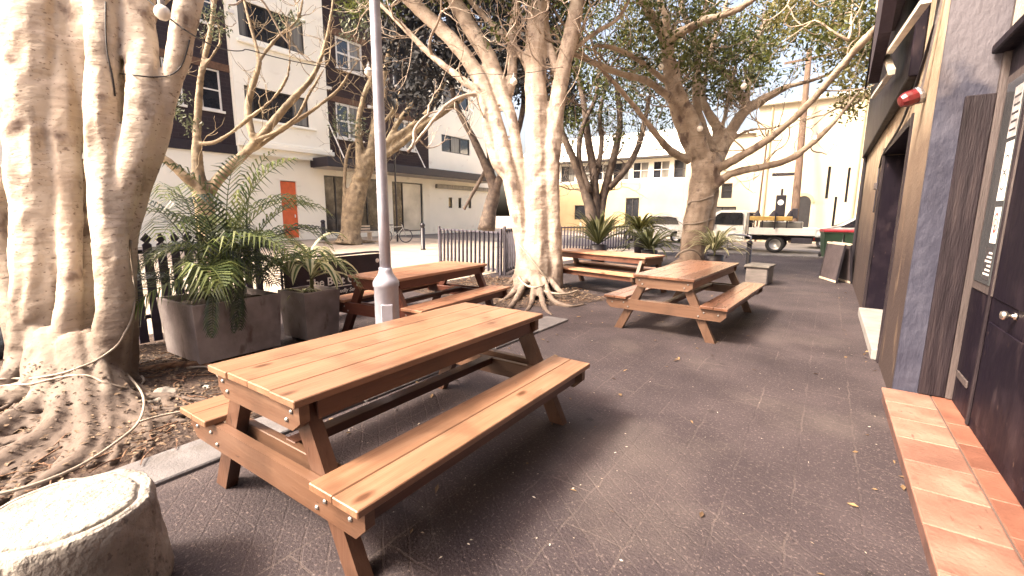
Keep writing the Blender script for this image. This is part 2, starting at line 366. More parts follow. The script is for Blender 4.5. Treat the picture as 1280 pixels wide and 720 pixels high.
def rock(loc, r, m, label, sq=(1,1,.7), g='loose rocks on the soil bed'):
    bm = bmesh.new(); bmesh.ops.create_icosphere(bm, subdivisions=3, radius=1)
    off = Vector((random.random()*9,)*3)
    for v in bm.verts:
        k = 1+.35*noise.noise(v.co*1.3+off)+.14*noise.noise(v.co*3+off); v.co = Vector((v.co.x*sq[0], v.co.y*sq[1], v.co.z*sq[2]))*r*k
    me = bpy.data.meshes.new('rock'); bm.to_mesh(me); bm.free(); me.polygons.foreach_set('use_smooth', [True]*len(me.polygons)); me.materials.append(m)
    o = bpy.data.objects.new('rock', me); col.objects.link(o); o.location = Vector(loc)+Vector((0,0,r*sq[2]*.6)); o.rotation_euler.z = random.random()*6
    return tag(o, label, 'rock', g)
rock(G(205,502), .10, m_rock, 'dull grey brown rock on soil at the foot of the massive fig', (1.5,.9,.7))
rock(G(259,491), .055, m_rockw, 'small pale rock between the planter and the nearest table')
rock(G(228,478), .05, m_rock, 'small dark rock lying behind the pale rock near the planter', (1.2,.9,.6))
m_log = mat('old_brown_log', (.14,.075,.045), .85, scale=5, bump=.8, bscale=22, c2=(.05,.03,.025), c3=(.28,.16,.09), stretch=(4,1,4), detail=8)
mb = MB(); mb.tube([G(172,474)+Vector((0,0,.05)), G(205,470)+Vector((0,0,.065)), G(248,466)+Vector((0,0,.06)), G(268,468)+Vector((0,0,.05))], [.05,.06,.055,.035], 12, .05, .3)
tag(mb.build('fallen_log', m_log, org=G(215,470), smooth=True), 'brown fallen log lying on soil beneath the large planter', 'log')
# ------------------------------------------------------------------ pub building on the right
m_navy = mat('dark_plum_paint', (.0065,.0045,.009), .5, scale=4, bump=.2, bscale=18, c2=(.006,.004,.009), c3=(.017,.012,.018), bstretch=(1,1,.25), spec=.12)
overlay(m_navy, (.09,.06,.05), 'noise', 26, .69, .73, (1,1,.5), .5)
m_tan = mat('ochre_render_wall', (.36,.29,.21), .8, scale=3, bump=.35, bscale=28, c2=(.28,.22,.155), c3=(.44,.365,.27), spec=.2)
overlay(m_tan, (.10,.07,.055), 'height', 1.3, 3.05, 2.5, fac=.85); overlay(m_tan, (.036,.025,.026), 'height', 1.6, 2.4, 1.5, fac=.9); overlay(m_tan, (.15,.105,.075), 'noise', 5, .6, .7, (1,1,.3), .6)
m_slate = mat('slate_lavender_paint', (.038,.040,.062), .55, scale=4, bump=.5, bscale=26, c2=(.025,.026,.043), c3=(.056,.058,.083), spec=.25, bstretch=(1,1,.45), detail=8)
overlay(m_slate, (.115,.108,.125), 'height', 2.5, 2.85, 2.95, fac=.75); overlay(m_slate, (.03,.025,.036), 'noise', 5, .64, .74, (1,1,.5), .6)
m_jamb = mat('worn_dark_timber_jamb', (.016,.0115,.0155), .55, scale=3, bump=.4, bscale=14, stretch=(9,9,.7), c2=(.009,.006,.009), c3=(.032,.024,.027), spec=.25)
m_frame = mat('grey_brown_window_frame', (.062,.05,.05), .55, scale=3, bump=.3, bscale=14, stretch=(9,9,.7), var=.3)
m_dark = mat('black_paint', (.02,.018,.024), .4, var=.3, bump=.1)
m_glassd = mat('reflective_dark_glass', (.045,.05,.055), .06, var=.3, bump=0, spec=.9, scale=2)
m_frost = mat('frosted_cream_glass', (.5,.47,.38), .25, var=.15, bump=.1, scale=5)
m_thr = mat('pale_stone_threshold', (.22,.21,.205), .75, var=.15, scale=6)
m_terra = mat('terracotta_step_tile', (.205,.108,.080), .6, scale=4, bump=.3, bscale=40, c2=(.145,.073,.054), c3=(.265,.15,.115), spec=.3, isl=.16)
overlay(m_terra, (.11,.06,.045), 'noise', 9, .60, .7, fac=.6); overlay(m_terra, (.05,.03,.026), 'noise', 40, .66, .72, (1,.3,1), .6); overlay(m_navy, (.05,.036,.04), 'noise', 7, .58, .75, (1,1,.35), .5)
m_terr2 = mat('deep_red_step_tile', (.17,.072,.048), .55, scale=4, bump=.2, bscale=40, var=.25, isl=.15)
m_riser = mat('dark_brown_step_riser', (.085,.042,.035), .7, var=.3, bump=.3)
m_grout = mat('dark_grout', (.09,.06,.05), .9, bump=.2)
m_roofd = mat('dark_roof_metal', (.05,.045,.055), .5)
pub = thing('pub_building', 'dark painted corner pub with ochre wall, slate pilaster and terracotta doorstep', 'building', (.56,4.62,0), world=True)
HT = 11.5
def w(c0, c1, m, name='wall', bev=0): 
    mb = MB(); c0, c1 = Vector(c0), Vector(c1); mb.box((c0+c1)/2, c1-c0, bev=bev); return mb.build(name, m, pub)
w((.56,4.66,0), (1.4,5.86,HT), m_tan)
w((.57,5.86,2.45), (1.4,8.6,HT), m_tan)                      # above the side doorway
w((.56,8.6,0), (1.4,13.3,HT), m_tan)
w((.90,5.86,.12), (1.4,8.6,2.45), m_navy)
w((.5,5.9,0), (.897,8.55,.12), m_thr, 'threshold', .01)
sd = w((.865,6.3,.125), (.897,8.1,2.2), m_navy, 'side_door'); 
mb = MB(); mb.box((.85,6.5,1.1), (.03,.05,.14), bev=.01); mb.build('handle', MT['bolt'], pub).parent = sd
w((.548,5.865,2.37), (.90,8.595,2.447), m_navy, 'door_lintel')
w((.552,8.57,.122),(.90,8.597,2.36), m_navy, 'reveal'); w((.545,5.80,.0), (.575,5.90,2.46), m_jamb, 'door_post'); w((.545,8.56,.0), (.575,8.68,2.46), m_jamb, 'door_post')
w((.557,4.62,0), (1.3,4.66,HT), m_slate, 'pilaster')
w((.705,4.575,.122), (.86,4.618,2.34), m_jamb, 'door_jamb', .006); w((.86,4.56,.122), (.905,4.618,2.62), m_frame, 'door_jamb', .006)
w((.93,-6,0), (1.4,4.6,HT), m_navy)                         # recessed front
w((.47,5.75,2.78), (.558,13.2,4.4), m_navy, 'fascia_board', .01)
# front door
dr = w((.895,2.1,.125), (.928,4.55,2.62), m_navy, 'front_door')
def dp(c0, c1, m, name, bev=.0): o = w(c0, c1, m, name, bev); o.parent = dr; return o
dp((.878,4.03,.13), (.894,4.06,2.6), m_jamb, 'stile', .003)
dp((.884,4.02,1.0), (.894,4.50,2.42), m_frame, 'glazing_frame', .002); 
dp((.878,4.085,1.06), (.886,4.445,2.36), m_glassd, 'glass')
dp((.884,3.0,1.0), (.894,3.98,2.42), m_navy, 'door_panel', .004); dp((.884,3.0,.2), (.894,3.98,.85), m_navy, 'door_panel', .004)
dp((.882,4.2,.33), (.894,4.50,.38), m_frame, 'letter_slot', .004)
mb = MB(); mb.lathe([(.02,0),(.02,.008),(.01,.012),(.01,.03),(.022,.036),(.026,.05),(.02,.062),(0,.066)], (.893,3.55,.96), 16, Matrix(((0,0,-1),(0,1,0),(1,0,0)))); mb.build('door_knob', mat('nickel_knob', (.6,.57,.52), .35, metal=1, bump=0), pub, smooth=True).parent = dr
# notices stuck on the glass
m_pap = mat('white_notice_paper', (.7,.68,.66), .6, var=.06, bump=0); m_grey = mat('grey_poster_paper', (.36,.34,.35), .5, c2=(.2,.19,.2), c3=(.55,.53,.52), scale=14, bump=0)
m_ink = mat('black_ink', (.03,.028,.032), .6, bump=0); m_red = mat('red_notice_ink', (.5,.06,.05), .5, bump=0)
def paper(y0, y1, z0, z1, m, label=None, x=.8765):
    o = dp((x, y0, z0), (x+.0015, y1, z1), m, 'notice'); return tag(o, label)
def inkbox(par, y0, y1, z0, z1, m=m_ink, x=.8755):
    o = w((x, y0, z0), (x+.001, y1, z1), m, 'print'); o.parent = par
def inkring(par, y, z, ro, ri, m, sy=1., x=.8755):
    mb = MB(); n = 24; vs = []
    for k in range(n):
        a = 2*PI*k/n; vs += [(x, y+ro*sy*math.cos(a), z+ro*math.sin(a)), (x, y+ri*sy*math.cos(a), z+ri*math.sin(a))]
    mb.add(vs, [(2*k, 2*k+1, (2*k+3) % (2*n), (2*k+2) % (2*n)) for k in range(n)]); mb.build('print', m, pub).parent = par
p = paper(4.09,4.25,1.99,2.30, m_grey, 'grey printed poster'); 
for k in range(5): inkbox(p, 4.11, 4.23-.012*(k % 2), 2.03+k*.05, 2.043+k*.05)
p = paper(4.09,4.235,1.60,1.965, m_pap, 'white poster with two loops'); inkring(p, 4.165, 1.83, .055, .045, m_ink); inkring(p, 4.165, 1.72, .055, .045, m_ink)
p = paper(4.10,4.225,1.33,1.56, m_pap, 'white sticker with a red circle'); inkring(p, 4.162, 1.46, .065, .05, m_red, .75); inkring(p, 4.165, 1.46, .03, .02, m_ink, .7); inkbox(p, 4.16,4.17,1.39,1.45)
p = paper(4.10,4.26,1.09,1.30, m_ink, 'black sticker with white lines')
for k in range(6): inkbox(p, 4.112, 4.245-.03*(k % 3), 1.12+k*.028, 1.132+k*.028, m_pap)
# window over the door
wd = w((.80,3.2,2.60), (.928,4.60,2.66), m_navy, 'window_sill', .008)
w((.86,3.2,2.66), (.928,4.55,4.2), m_frame, 'window_frame'); 
for k, (a, b_) in enumerate(((3.28,3.85),(3.93,4.46))): w((.852,a,2.72), (.859,b_,4.1), m_frost, 'window_pane')
# doorstep: two rows of tiles
w((.50,-2.5,0), (.925,4.615,.098), m_riser, 'step_riser')
mb = MB(); mb2 = MB(); y = 4.60
while y > -2.4:
    l = .335
    mb.box((.632, y-l/2, .108), (.292, l-.006, .022), bev=.005); mb2.box((.853, y-l/2+.1, .108), (.132, l-.006, .022), bev=.004) if y < 4.5 else mb2.box((.853, 4.40, .108), (.132, .40, .0215), bev=.004)
    y -= l
mb.build('step_tiles', m_terra, pub); mb2.build('step_tiles', m_terr2, pub)
w((.775,-2.4,.099),(.787,4.6,.1125), m_grout, 'step_joint')
w((.545,-6,HT), (1.6,13.4,HT+.2), m_roofd, 'parapet'); w((1.4,-6,0), (9,13.3,HT), m_navy, 'wall')
# downpipe, cable, fixings on the ochre wall
mb = MB(); mb.tube([(.53,13.0,0),(.53,13.0,HT)], [.04,.04], 10); mb.build('downpipe', m_dark, pub)
mb = MB(); mb.tube([(.545,4.95,4.2),(.545,5.15,3.2),(.545,5.35,2.95),(.545,6.6,2.52),(.545,8.75,2.35),(.545,8.9,1.9),(.545,8.92,1.55)], [.013]*7, 6, .15); mb.build('wall_cable', m_dark, pub)
mb = MB(); mb.box((.535,9.0,1.95), (.05,.12,.1), bev=.01); mb.build('switch_box', m_frame, pub)
mb = MB(); mb.tube([(.5,5.05,4.1),(.5,5.05,3.2)],[.035,.035],10); mb.build('downpipe', m_dark, pub)
# red alarm lamp on its bracket
al = thing('alarm_lamp', 'faceted red lamp on a metal strap bracket fixed to the ochre wall', 'wall lamp', AX(1140,122,.47), world=True)
a0 = Vector(al['_o'])
m_redp = mat('red_plastic_lens', (.10,.006,.009), .4, var=.35, bump=0, scale=30, coat=.1); m_steel = mat('dull_steel', (.38,.37,.4), .35, metal=.9, bump=.1)
mb = MB(); mb.lathe([(.02,-.09),(.045,-.085),(.06,-.055),(.065,-.015),(.062,.025),(.05,.04)], a0, 10, Euler((0,rad(70),rad(20))).to_matrix()); mb.build('lens', m_redp, al)
mb = MB(); mb.lathe([(.068,.025),(.072,.04),(.07,.06),(.03,.07)], a0, 12, Euler((0,rad(70),rad(20))).to_matrix()); mb.build('lamp_collar', m_steel, al)
a1 = a0+Vector((.05,-.03,.05))
mb = MB()
for s in (-.02,.02): mb.bar(a1+Vector((0,s,0)), a1+Vector((.02,-.22+s,.62)), .012, .012)
for k in range(6): q = a1.lerp(a1+Vector((.02,-.22,.62)), k/5); mb.box(q, (.012,.05,.012))
mb.build('bracket', m_steel, al)
# folded canvas awning on arms
m_canvas = mat('dark_purple_canvas', (.022,.014,.024), .9, var=.3, scale=5, bump=.3, bscale=30); m_arm = mat('cream_awning_arm', (.62,.57,.48), .5, var=.2)
aw = thing('awning', 'dark purple canvas awning with cream folding arms high on the ochre wall', 'awning', (.4,7,3), world=True)
mb = MB(); mb.prism([(5.6,3.55),(5.9,3.25),(6.85,3.0),(6.95,3.3),(7.0,4.6),(5.0,4.6)], (.10,0,0), (.21,0,0), (0,1,0), (0,0,1)); mb.build('canvas', m_canvas, aw)
mb = MB(); mb.box((.40,6.6,4.3), (.28,3.4,.7), bev=.05); mb.build('canvas_roll', m_canvas, aw)
mb = MB(); mb.bar(AX(1112,65,.33), AX(1158,0,.36), .05, .035); mb.bar(AX(1091,122,.36), AX(1114,90,.38), .05, .035); mb.bar(AX(1100,48,.3), AX(1115,90,.36), .05, .05); mb.build('arm', m_arm, aw)
mb = MB(); mb.bar(AX(1100,0,.26), AX(1082,110,.30), .03,.03); mb.build('arm', m_jamb, aw)
# ------------------------------------------------------------------ trees
def bark(name, c, c2, c3, ring=.5, blot=(.1,.07,.06), ringcol=None, low=None, bump=.7, scale=3.):
    m = mat(name, c, .8, scale=scale, bump=bump, bscale=9, c2=c2, c3=c3, detail=10, bstretch=(1.2,1.2,2.2))
    if ringcol: overlay(m, ringcol, 'noise', 1.6, .56, .64, (.5,.5,9), ring)
    overlay(m, tuple(x*.6 for x in c), 'noise', 2.2, .60, .68, (.45,.45,12), .35, (3,1,.3))
    overlay(m, tuple(x*.5 for x in c), 'noise', 3.2, .64, .70, (1.6,1.6,.35), .5, (7,2,0))
    overlay(m, blot, 'noise', 4.5, .57, .68, (1,1,.6), .8)
    overlay(m, blot, 'noise', 26, .61, .68, (1,1,1.6), .7)
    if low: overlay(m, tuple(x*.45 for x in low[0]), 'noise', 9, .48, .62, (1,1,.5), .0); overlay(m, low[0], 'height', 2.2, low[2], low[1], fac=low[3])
    return m
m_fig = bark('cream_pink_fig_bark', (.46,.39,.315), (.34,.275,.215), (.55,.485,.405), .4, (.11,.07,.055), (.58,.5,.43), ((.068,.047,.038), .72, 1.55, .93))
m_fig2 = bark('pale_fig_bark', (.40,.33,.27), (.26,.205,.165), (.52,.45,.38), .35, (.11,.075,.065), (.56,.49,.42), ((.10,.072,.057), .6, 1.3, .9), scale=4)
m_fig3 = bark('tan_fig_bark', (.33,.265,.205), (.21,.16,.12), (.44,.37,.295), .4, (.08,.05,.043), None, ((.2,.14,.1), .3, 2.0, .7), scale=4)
m_fran = bark('olive_tan_bark', (.22,.17,.11), (.13,.10,.065), (.32,.26,.17), .3, (.08,.06,.04), scale=5)
m_brn = bark('dark_brown_bark', (.10,.073,.06), (.05,.036,.032), (.17,.13,.10), .3, (.05,.035,.03), scale=5)

def fuse(ob, vox, smooth_it=3, rough=0.):
    md = ob.modifiers.new('r', 'REMESH'); md.mode = 'VOXEL'; md.voxel_size = vox; md.use_smooth_shade = True
    if smooth_it:
        s = ob.modifiers.new('s', 'SMOOTH'); s.factor = .5; s.iterations = smooth_it
    dg = bpy.context.evaluated_depsgraph_get(); dg.update()
    me = bpy.data.meshes.new_from_object(ob.evaluated_get(dg)); old = ob.data; m = old.materials[0]
    ob.modifiers.clear(); ob.data = me; me.name = ob.name
    if not me.materials: me.materials.append(m)
    if rough:
        n = len(me.vertices); co = np.empty(n*3); me.vertices.foreach_get('co', co); no = np.empty(n*3); me.vertices.foreach_get('normal', no); co = co.reshape(-1,3); no = no.reshape(-1,3)
        d = np.array([noise.noise(Vector((p[0]*5, p[1]*5, p[2]*2.2)))+.5*noise.noise(Vector((p[0]*13, p[1]*13, p[2]*9)))+.45*noise.noise(Vector((p[0]*4, p[1]*4, p[2]*26))) for p in co])
        co += no*(d*rough)[:, None]; me.vertices.foreach_set('co', co.ravel()); me.update()
    me.polygons.foreach_set('use_smooth', [True]*len(me.polygons))

def limbs(mb, spec, dep0, seg=10, step=.12, jit=.12, wk=1.):
    """spec: list of limbs; each a list of (px, py, depth offset, width in px of the photograph)"""
    for lb in spec:
        P = []; R = []
        for (x, y, dz, wd) in lb:
            d = dep0+dz; P.append(D(x, y, d)); R.append(max(.006, wd*d/F/2*wk/math.sqrt(1+((x-CX)/F)**2)))
        mb.tube(P, R, seg, step, jit)
def grow(mb, p, d, r, L, n, tips, up=.15, spread=.7, seg=5):
    """a wandering branch that forks; tips collects the ends"""
    pts = [Vector(p)]; k = 4; d = Vector(d).normalized()
    for i in range(k):
        d = (d+Vector(rng.normal(0, .22, 3))+Vector((0,0,up*.4))).normalized(); pts.append(pts[-1]+d*(L/k))
    mb.tube(pts, [r*(1-.4*i/k) for i in range(k+1)], seg, None, 0)
    if n <= 0 or r < .006: tips.append(pts[-1]); tips.append(pts[2]); return
    for j in range(rng.integers(2, 4)):
        dd = (d+Vector(rng.normal(0, spread, 3))+Vector((0,0,up))).normalized(); q = pts[-1] if j < 2 else pts[2]
        grow(mb, q, dd, r*.6*rng.uniform(.8,1.1), L*rng.uniform(.6,.85), n-1, tips, up, spread, seg)

def sprig(spec, dep0, cnt, m, par, tips, r=.014, L=.75, n=3, ymax=210, up=.25):
    """fine forking twigs set along the limbs"""
    segs = [(p, q) for lb in spec for p, q in zip(lb, lb[1:]) if q[1] < ymax]
    for _ in range(cnt):
        p, q = segs[rng.integers(0, len(segs))]; t = rng.random(); x, y, dz = [p[i]*(1-t)+q[i]*t for i in range(3)]
        mb = MB(); grow(mb, D(x, y, dep0+dz), Vector(rng.normal(0,.8,3))+Vector((0,0,.5)), r*rng.uniform(.6,1.3), L*rng.uniform(.6,1.3), n, tips, up, .6, 4)
        mb.build('twig', m, par, smooth=True)

def leaf_mesh(name, m, centers, radius, per, size, parent, aspect=.45, droop=.0, flat=1.):
    """many small folded leaves in loose clumps round the given centres"""
    C = np.repeat(np.array([tuple(c) for c in centers]), per, 0); n = len(C)
    u = rng.normal(0, 1, (n,3)); u /= np.linalg.norm(u, axis=1)[:, None]; rr = rng.random(n)**.45
    rad_ = np.repeat(np.array(radius) if hasattr(radius, '__len__') else np.full(len(centers), radius), per)
    off = u*(rr*rad_)[:, None]; off[:, 2] *= flat; P = C+off
    a = u*.8+rng.normal(0, .8, (n,3)); a[:, 2] -= droop; a /= np.linalg.norm(a, axis=1)[:, None]
    b = np.cross(a, rng.normal(0, 1, (n,3))); b /= np.linalg.norm(b, axis=1)[:, None]
    s = size*rng.uniform(.6, 1.25, n)[:, None]
    nn = np.cross(a, b)*s*.12
    V = np.stack([P-a*s*.5, P+b*s*aspect*.5+nn-a*s*.05, P+a*s*.55, P-b*s*aspect*.5+nn-a*s*.05], 1).reshape(-1,3)
    if parent is not None and '_o' in parent: V = V-np.array(parent['_o'])
    me = bpy.data.meshes.new(name); me.vertices.add(4*n); me.vertices.foreach_set('co', V.ravel())
    # two triangles folded along the midrib
    base = np.arange(n)*4; T = np.stack([base, base+1, base+2, base, base+2, base+3], 1).reshape(-1)
    me.loops.add(6*n); me.loops.foreach_set('vertex_index', T.astype(np.int32)); me.polygons.add(2*n)
    me.polygons.foreach_set('loop_start', np.arange(0, 6*n, 3, dtype=np.int32)); me.polygons.foreach_set('loop_total', np.full(2*n, 3, dtype=np.int32)); me.update(calc_edges=True)
    me.materials.append(m); o = bpy.data.objects.new(name, me); col.objects.link(o); o.parent = parent; return o
def inpoly(x, y, poly):
    c = False
    for i in range(len(poly)):
        (x1, y1), (x2, y2) = poly[i], poly[i-1]
        if (y1 > y) != (y2 > y) and x < (x2-x1)*(y-y1)/(y2-y1)+x1: c = not c
    return c
def crown_pts(poly, d0, d1, n, zmin=2.4):
    xs = [p[0] for p in poly]; ys = [p[1] for p in poly]; out = []
    for _ in range(n*60):
        x, y = rng.uniform(min(xs), max(xs)), rng.uniform(min(ys), max(ys))
        if inpoly(x, y, poly):
            p = D(x, y, rng.uniform(d0, d1))
            if p.z > zmin: out.append(p)
        if len(out) >= n: break
    return out
g_leaf = leafmat('fig_leaf_green', (.016,.022,.010), (.135,.165,.04), .38)
g_yel = leafmat('sunlit_yellow_leaf', (.06,.065,.022), (.28,.26,.09), .5)  # brighter yellow copy of the fig leaf, sunlight put into the colour
g_dark = leafmat('deep_blue_green_leaf', (.004,.005,.011), (.018,.020,.022), .12, .75)
g_grey = leafmat('grey_green_leaf', (.05,.065,.045), (.13,.15,.085), .3)

# --- the massive fig at the left
t1 = thing('fig_tree', 'massive pale fig with fused fluted stems and sprawling roots beside the pale stone drum', 'tree', G(95,480), world=True)
mb = MB(); d0 = 3.75
limbs(mb, [
 [(50,505,.1,118),(56,440,.08,98),(58,350,.05,88),(54,260,.05,90),(50,150,.08,98),(48,60,.1,102),(46,-40,.2,102),(36,-120,.4,70),(10,-260,.8,44)],
 [(20,480,.3,44),(26,430,.3,40),(10,360,.35,46),(-15,260,.4,56),(-30,200,.45,58),(-22,110,.5,46),(2,40,.55,46),(14,-60,.6,50),(-40,-220,.9,26)],
 [(-10,240,.3,50),(12,218,.25,46)],
 [(80,505,-.12,70),(82,440,-.12,50),(86,380,-.1,36),(88,300,.0,34),(84,220,.05,40),(80,120,.08,44),(78,40,.12,38),(76,-60,.2,24)],
 [(130,510,-.05,62),(138,440,-.1,56),(144,380,-.1,50),(140,325,-.12,46),(134,270,-.08,48),(130,220,.0,46),(127,150,.05,46),(128,60,.1,46),(130,-40,.2,50),(128,-120,.4,36),(140,-240,.6,26)],
 [(140,330,-.1,34),(146,280,.0,36),(156,240,.05,38),(168,195,.1,44),(178,150,.12,50),(181,115,.15,50),(177,60,.25,46),(172,0,.3,46),(176,-120,.4,50)],
 [(154,480,.05,40),(158,400,.05,32),(160,340,.1,24),(166,290,.15,18),(178,240,.2,22),(194,190,.22,26),(208,130,.25,28),(222,70,.28,32),(235,10,.3,36),(252,-70,.4,40),(290,-200,.6,26)],
 [(168,262,.2,16),(173,240,.2,12),(172,256,.16,8)],
 [(105,490,.0,56),(109,420,.02,36),(111,350,.12,30),(108,280,.25,24),(106,200,.25,26)],
 [(106,190,.22,30),(106,120,.18,40),(108,20,.2,46),(108,-60,.3,30)],
 [(152,150,.25,30),(154,80,.3,36),(156,0,.35,40)],
 [(40,400,-.1,30),(46,300,-.08,26),(30,180,-.03,28),(22,60,.05,26),(20,-80,.2,18)],
], d0, 16, .09, .16)
# buttress roots running out over the soil
rs = []
def root(mb, pix, w0, w1, z=.05, dz=None):
    x0, y0 = pix[0]; pix = [(95+(x0-95)*.75, y0-14)]+[(x0, y0+8)]+list(pix[1:])
    n = len(pix); P = []; R = []
    for i, (x, y) in enumerate(pix):
        t = i/(n-1); r = (w0*(1-t)+w1*t)*(.75 if i == 0 else 1); zz = r*.30+(.42 if i == 0 else .11 if i == 1 else .0); P.append(G(x, y, 0)+Vector((0,0,zz+h1(*G(x,y,0)[:2])))); R.append(r)
    mb.tube(P, R, 10, .06, .25)
for pix, a, b in [
 ([(70,505),(40,530),(5,550),(-60,585),(-130,625)], .13,.06), ([(85,505),(70,545),(20,580),(-40,615),(-90,660)], .11,.05), ([(60,500),(20,512),(-30,525),(-90,545)], .15,.08),
 ([(110,510),(112,545),(105,575),(70,600),(20,630)], .10,.035), ([(128,505),(138,540),(128,568),(112,590)], .09,.03), ([(140,500),(152,530),(150,560),(140,585)], .08,.025), ([(148,495),(172,520),(186,545),(190,562)], .075,.02),
 ([(135,508),(118,540),(60,565),(5,592)], .07,.03), ([(152,488),(185,500),(212,512),(240,520)], .06,.018), ([(120,510),(90,550),(40,590),(-10,640)], .06,.03), ([(158,480),(182,488),(200,505),(225,535)], .05,.018),
 ([(95,512),(92,545),(55,570),(0,605),(-50,640)], .07,.03), ([(130,500),(165,535),(175,560),(165,585)], .05,.015), ([(30,490),(0,500),(-50,505)], .14,.09)]:
    root(mb, pix, a, b)
for k in range(34):
    px_, py_ = rng.uniform(20,185), rng.uniform(505,545); p = G(px_, py_); a = math.atan2(p.y-.75, p.x+5.05)+rng.normal(0,.5); P = [p+Vector((0,0,.05+h1(p.x,p.y)))]; q = p.copy()
    for j in range(7):
        a += rng.normal(0,.38); q = q+Vector((math.cos(a), math.sin(a), 0))*.15; P.append(Vector((q.x, q.y, h1(q.x,q.y)+rng.uniform(.0,.045))))
    r_ = rng.uniform(.016,.036); P = [p_ for p_ in P if p_.x < -3.4]
    if len(P) > 2: mb.tube(P, [r_*(1-.6*i/len(P)) for i in range(len(P))], 7, .06, .2)
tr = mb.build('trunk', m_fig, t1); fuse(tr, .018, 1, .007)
mb = MB(); tips = []
for (x, y) in ((128,-230),(270,-190)):
    mb = MB()
    for k in range(4): grow(mb, D(x, y, d0+.4), Vector(rng.normal(0,.8,3))+Vector((0,0,.9)), .05, 1.0, 2, tips)
    mb.build('branch', m_fig, t1, smooth=True)
leaf_mesh('crown', g_leaf, [p+Vector(rng.normal(0,.25,3)) for p in tips if p.z > 4.6], .5, 7, .11, t1)

# --- the multi-stemmed fig in the middle
t2 = thing('fig_tree', 'tall pale fig with several leaning stems between the iron fence and the crosswise table', 'tree', G(668,362), world=True)
mb = MB(); d0 = 8.9; S2 = [
 [(668,366,0,62),(670,335,0,50),(672,290,0,40),(672,220,0,37),(671,140,0,34),(669,70,.1,32),(674,0,.2,30),(680,-120,.4,24)],
 [(690,366,-.05,34),(693,330,-.05,26),(690,270,-.05,24),(690,210,-.1,24),(694,150,-.1,24),(702,95,-.1,24),(714,40,-.1,23),(722,0,0,21),(735,-110,.2,16)],
 [(652,362,.0,30),(655,320,.02,24),(648,275,.0,24),(639,230,.0,23),(627,180,.05,23),(614,135,.15,22),(592,85,.3,22),(555,40,.45,21),(512,0,.6,20),(440,-70,.9,16)],
 [(662,310,.12,14),(656,250,.05,15),(647,190,.02,15),(640,150,.05,17),(630,122,.12,20),(612,75,.3,24),(585,30,.4,23),(558,-20,.5,20),(520,-110,.8,16)],
 [(633,128,.2,14),(640,95,.2,16),(640,50,.3,13),(645,0,.4,12),(650,-90,.5,10)],
 [(640,230,.0,14),(622,205,.0,16),(610,170,.05,14),(600,120,.1,13),(578,100,.15,11),(540,70,.3,9),(505,35,.4,8),(470,0,.5,7)],
 [(600,120,.1,8),(588,118,0,7),(560,130,-.2,6),(530,165,-.4,5),(510,190,-.5,4)],
 [(700,100,0,14),(690,70,.1,12),(682,30,.2,10),(685,-20,.3,8)],
 [(662,90,.1,10),(645,60,.2,10),(600,15,.4,8),(580,-10,.5,7)],
 [(692,90,.0,9),(720,60,.2,8),(745,40,.4,7),(775,20,.6,6),(800,-30,.8,5)],
 [(676,330,-.1,20),(683,280,-.1,10),(680,200,-.08,8)],
]
limbs(mb, S2, d0, 12, .12, .13, .84)
def root2(pix, a, b):
    P = []; R = []; n = len(pix)
    for i, (x, y) in enumerate(pix):
        t = i/(n-1); r = a*(1-t)+b*t; p = G(x, y, 0); P.append(p+Vector((0,0,r*.2+.2*(1-t)**4+h2(p.x,p.y)*.7))); R.append(r)
    mb.tube(P, R, 8, .08, .25)
for pix in ([(655,360),(640,372),(622,380),(600,386)], [(660,362),(645,378),(632,390),(612,398)], [(668,366),(664,382),(652,394)], [(678,366),(690,378),(712,384),(735,380)], [(684,364),(705,370),(735,372)], [(672,366),(680,385),(690,394)], [(650,356),(635,360),(612,366)]):
    root2(pix, .075, .018)
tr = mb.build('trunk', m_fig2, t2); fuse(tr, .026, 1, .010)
mb = MB(); tips = []
for (x, y, d, k) in ((674,0,.2,2),(722,0,0,3),(512,0,.6,3),(558,-20,.5,3),(645,0,.4,2),(470,0,.5,2),(580,-10,.5,2),(685,-20,.3,2),(800,-30,.8,3),(540,70,.3,1),(510,190,-.5,1)):
    mb = MB()
    for _ in range(k): grow(mb, D(x, y, d0+d), Vector(rng.normal(0,.7,3))+Vector((0,0,.6)), .035, .9, 3, tips)
    mb.build('branch', m_fig2, t2, smooth=True)
ct = crown_pts([(480,-260),(760,-260),(745,0),(700,10),(660,-20),(620,10),(560,-20),(520,10),(480,-40)], 9.6, 11.8, 130)
sprig(S2, d0, 46, m_fig2, t2, tips, .016, .8, 3, 150)
leaf_mesh('crown', g_leaf, ct+[p for p in tips[::2] if p.z > 6.2], .42, 60, .13, t2)

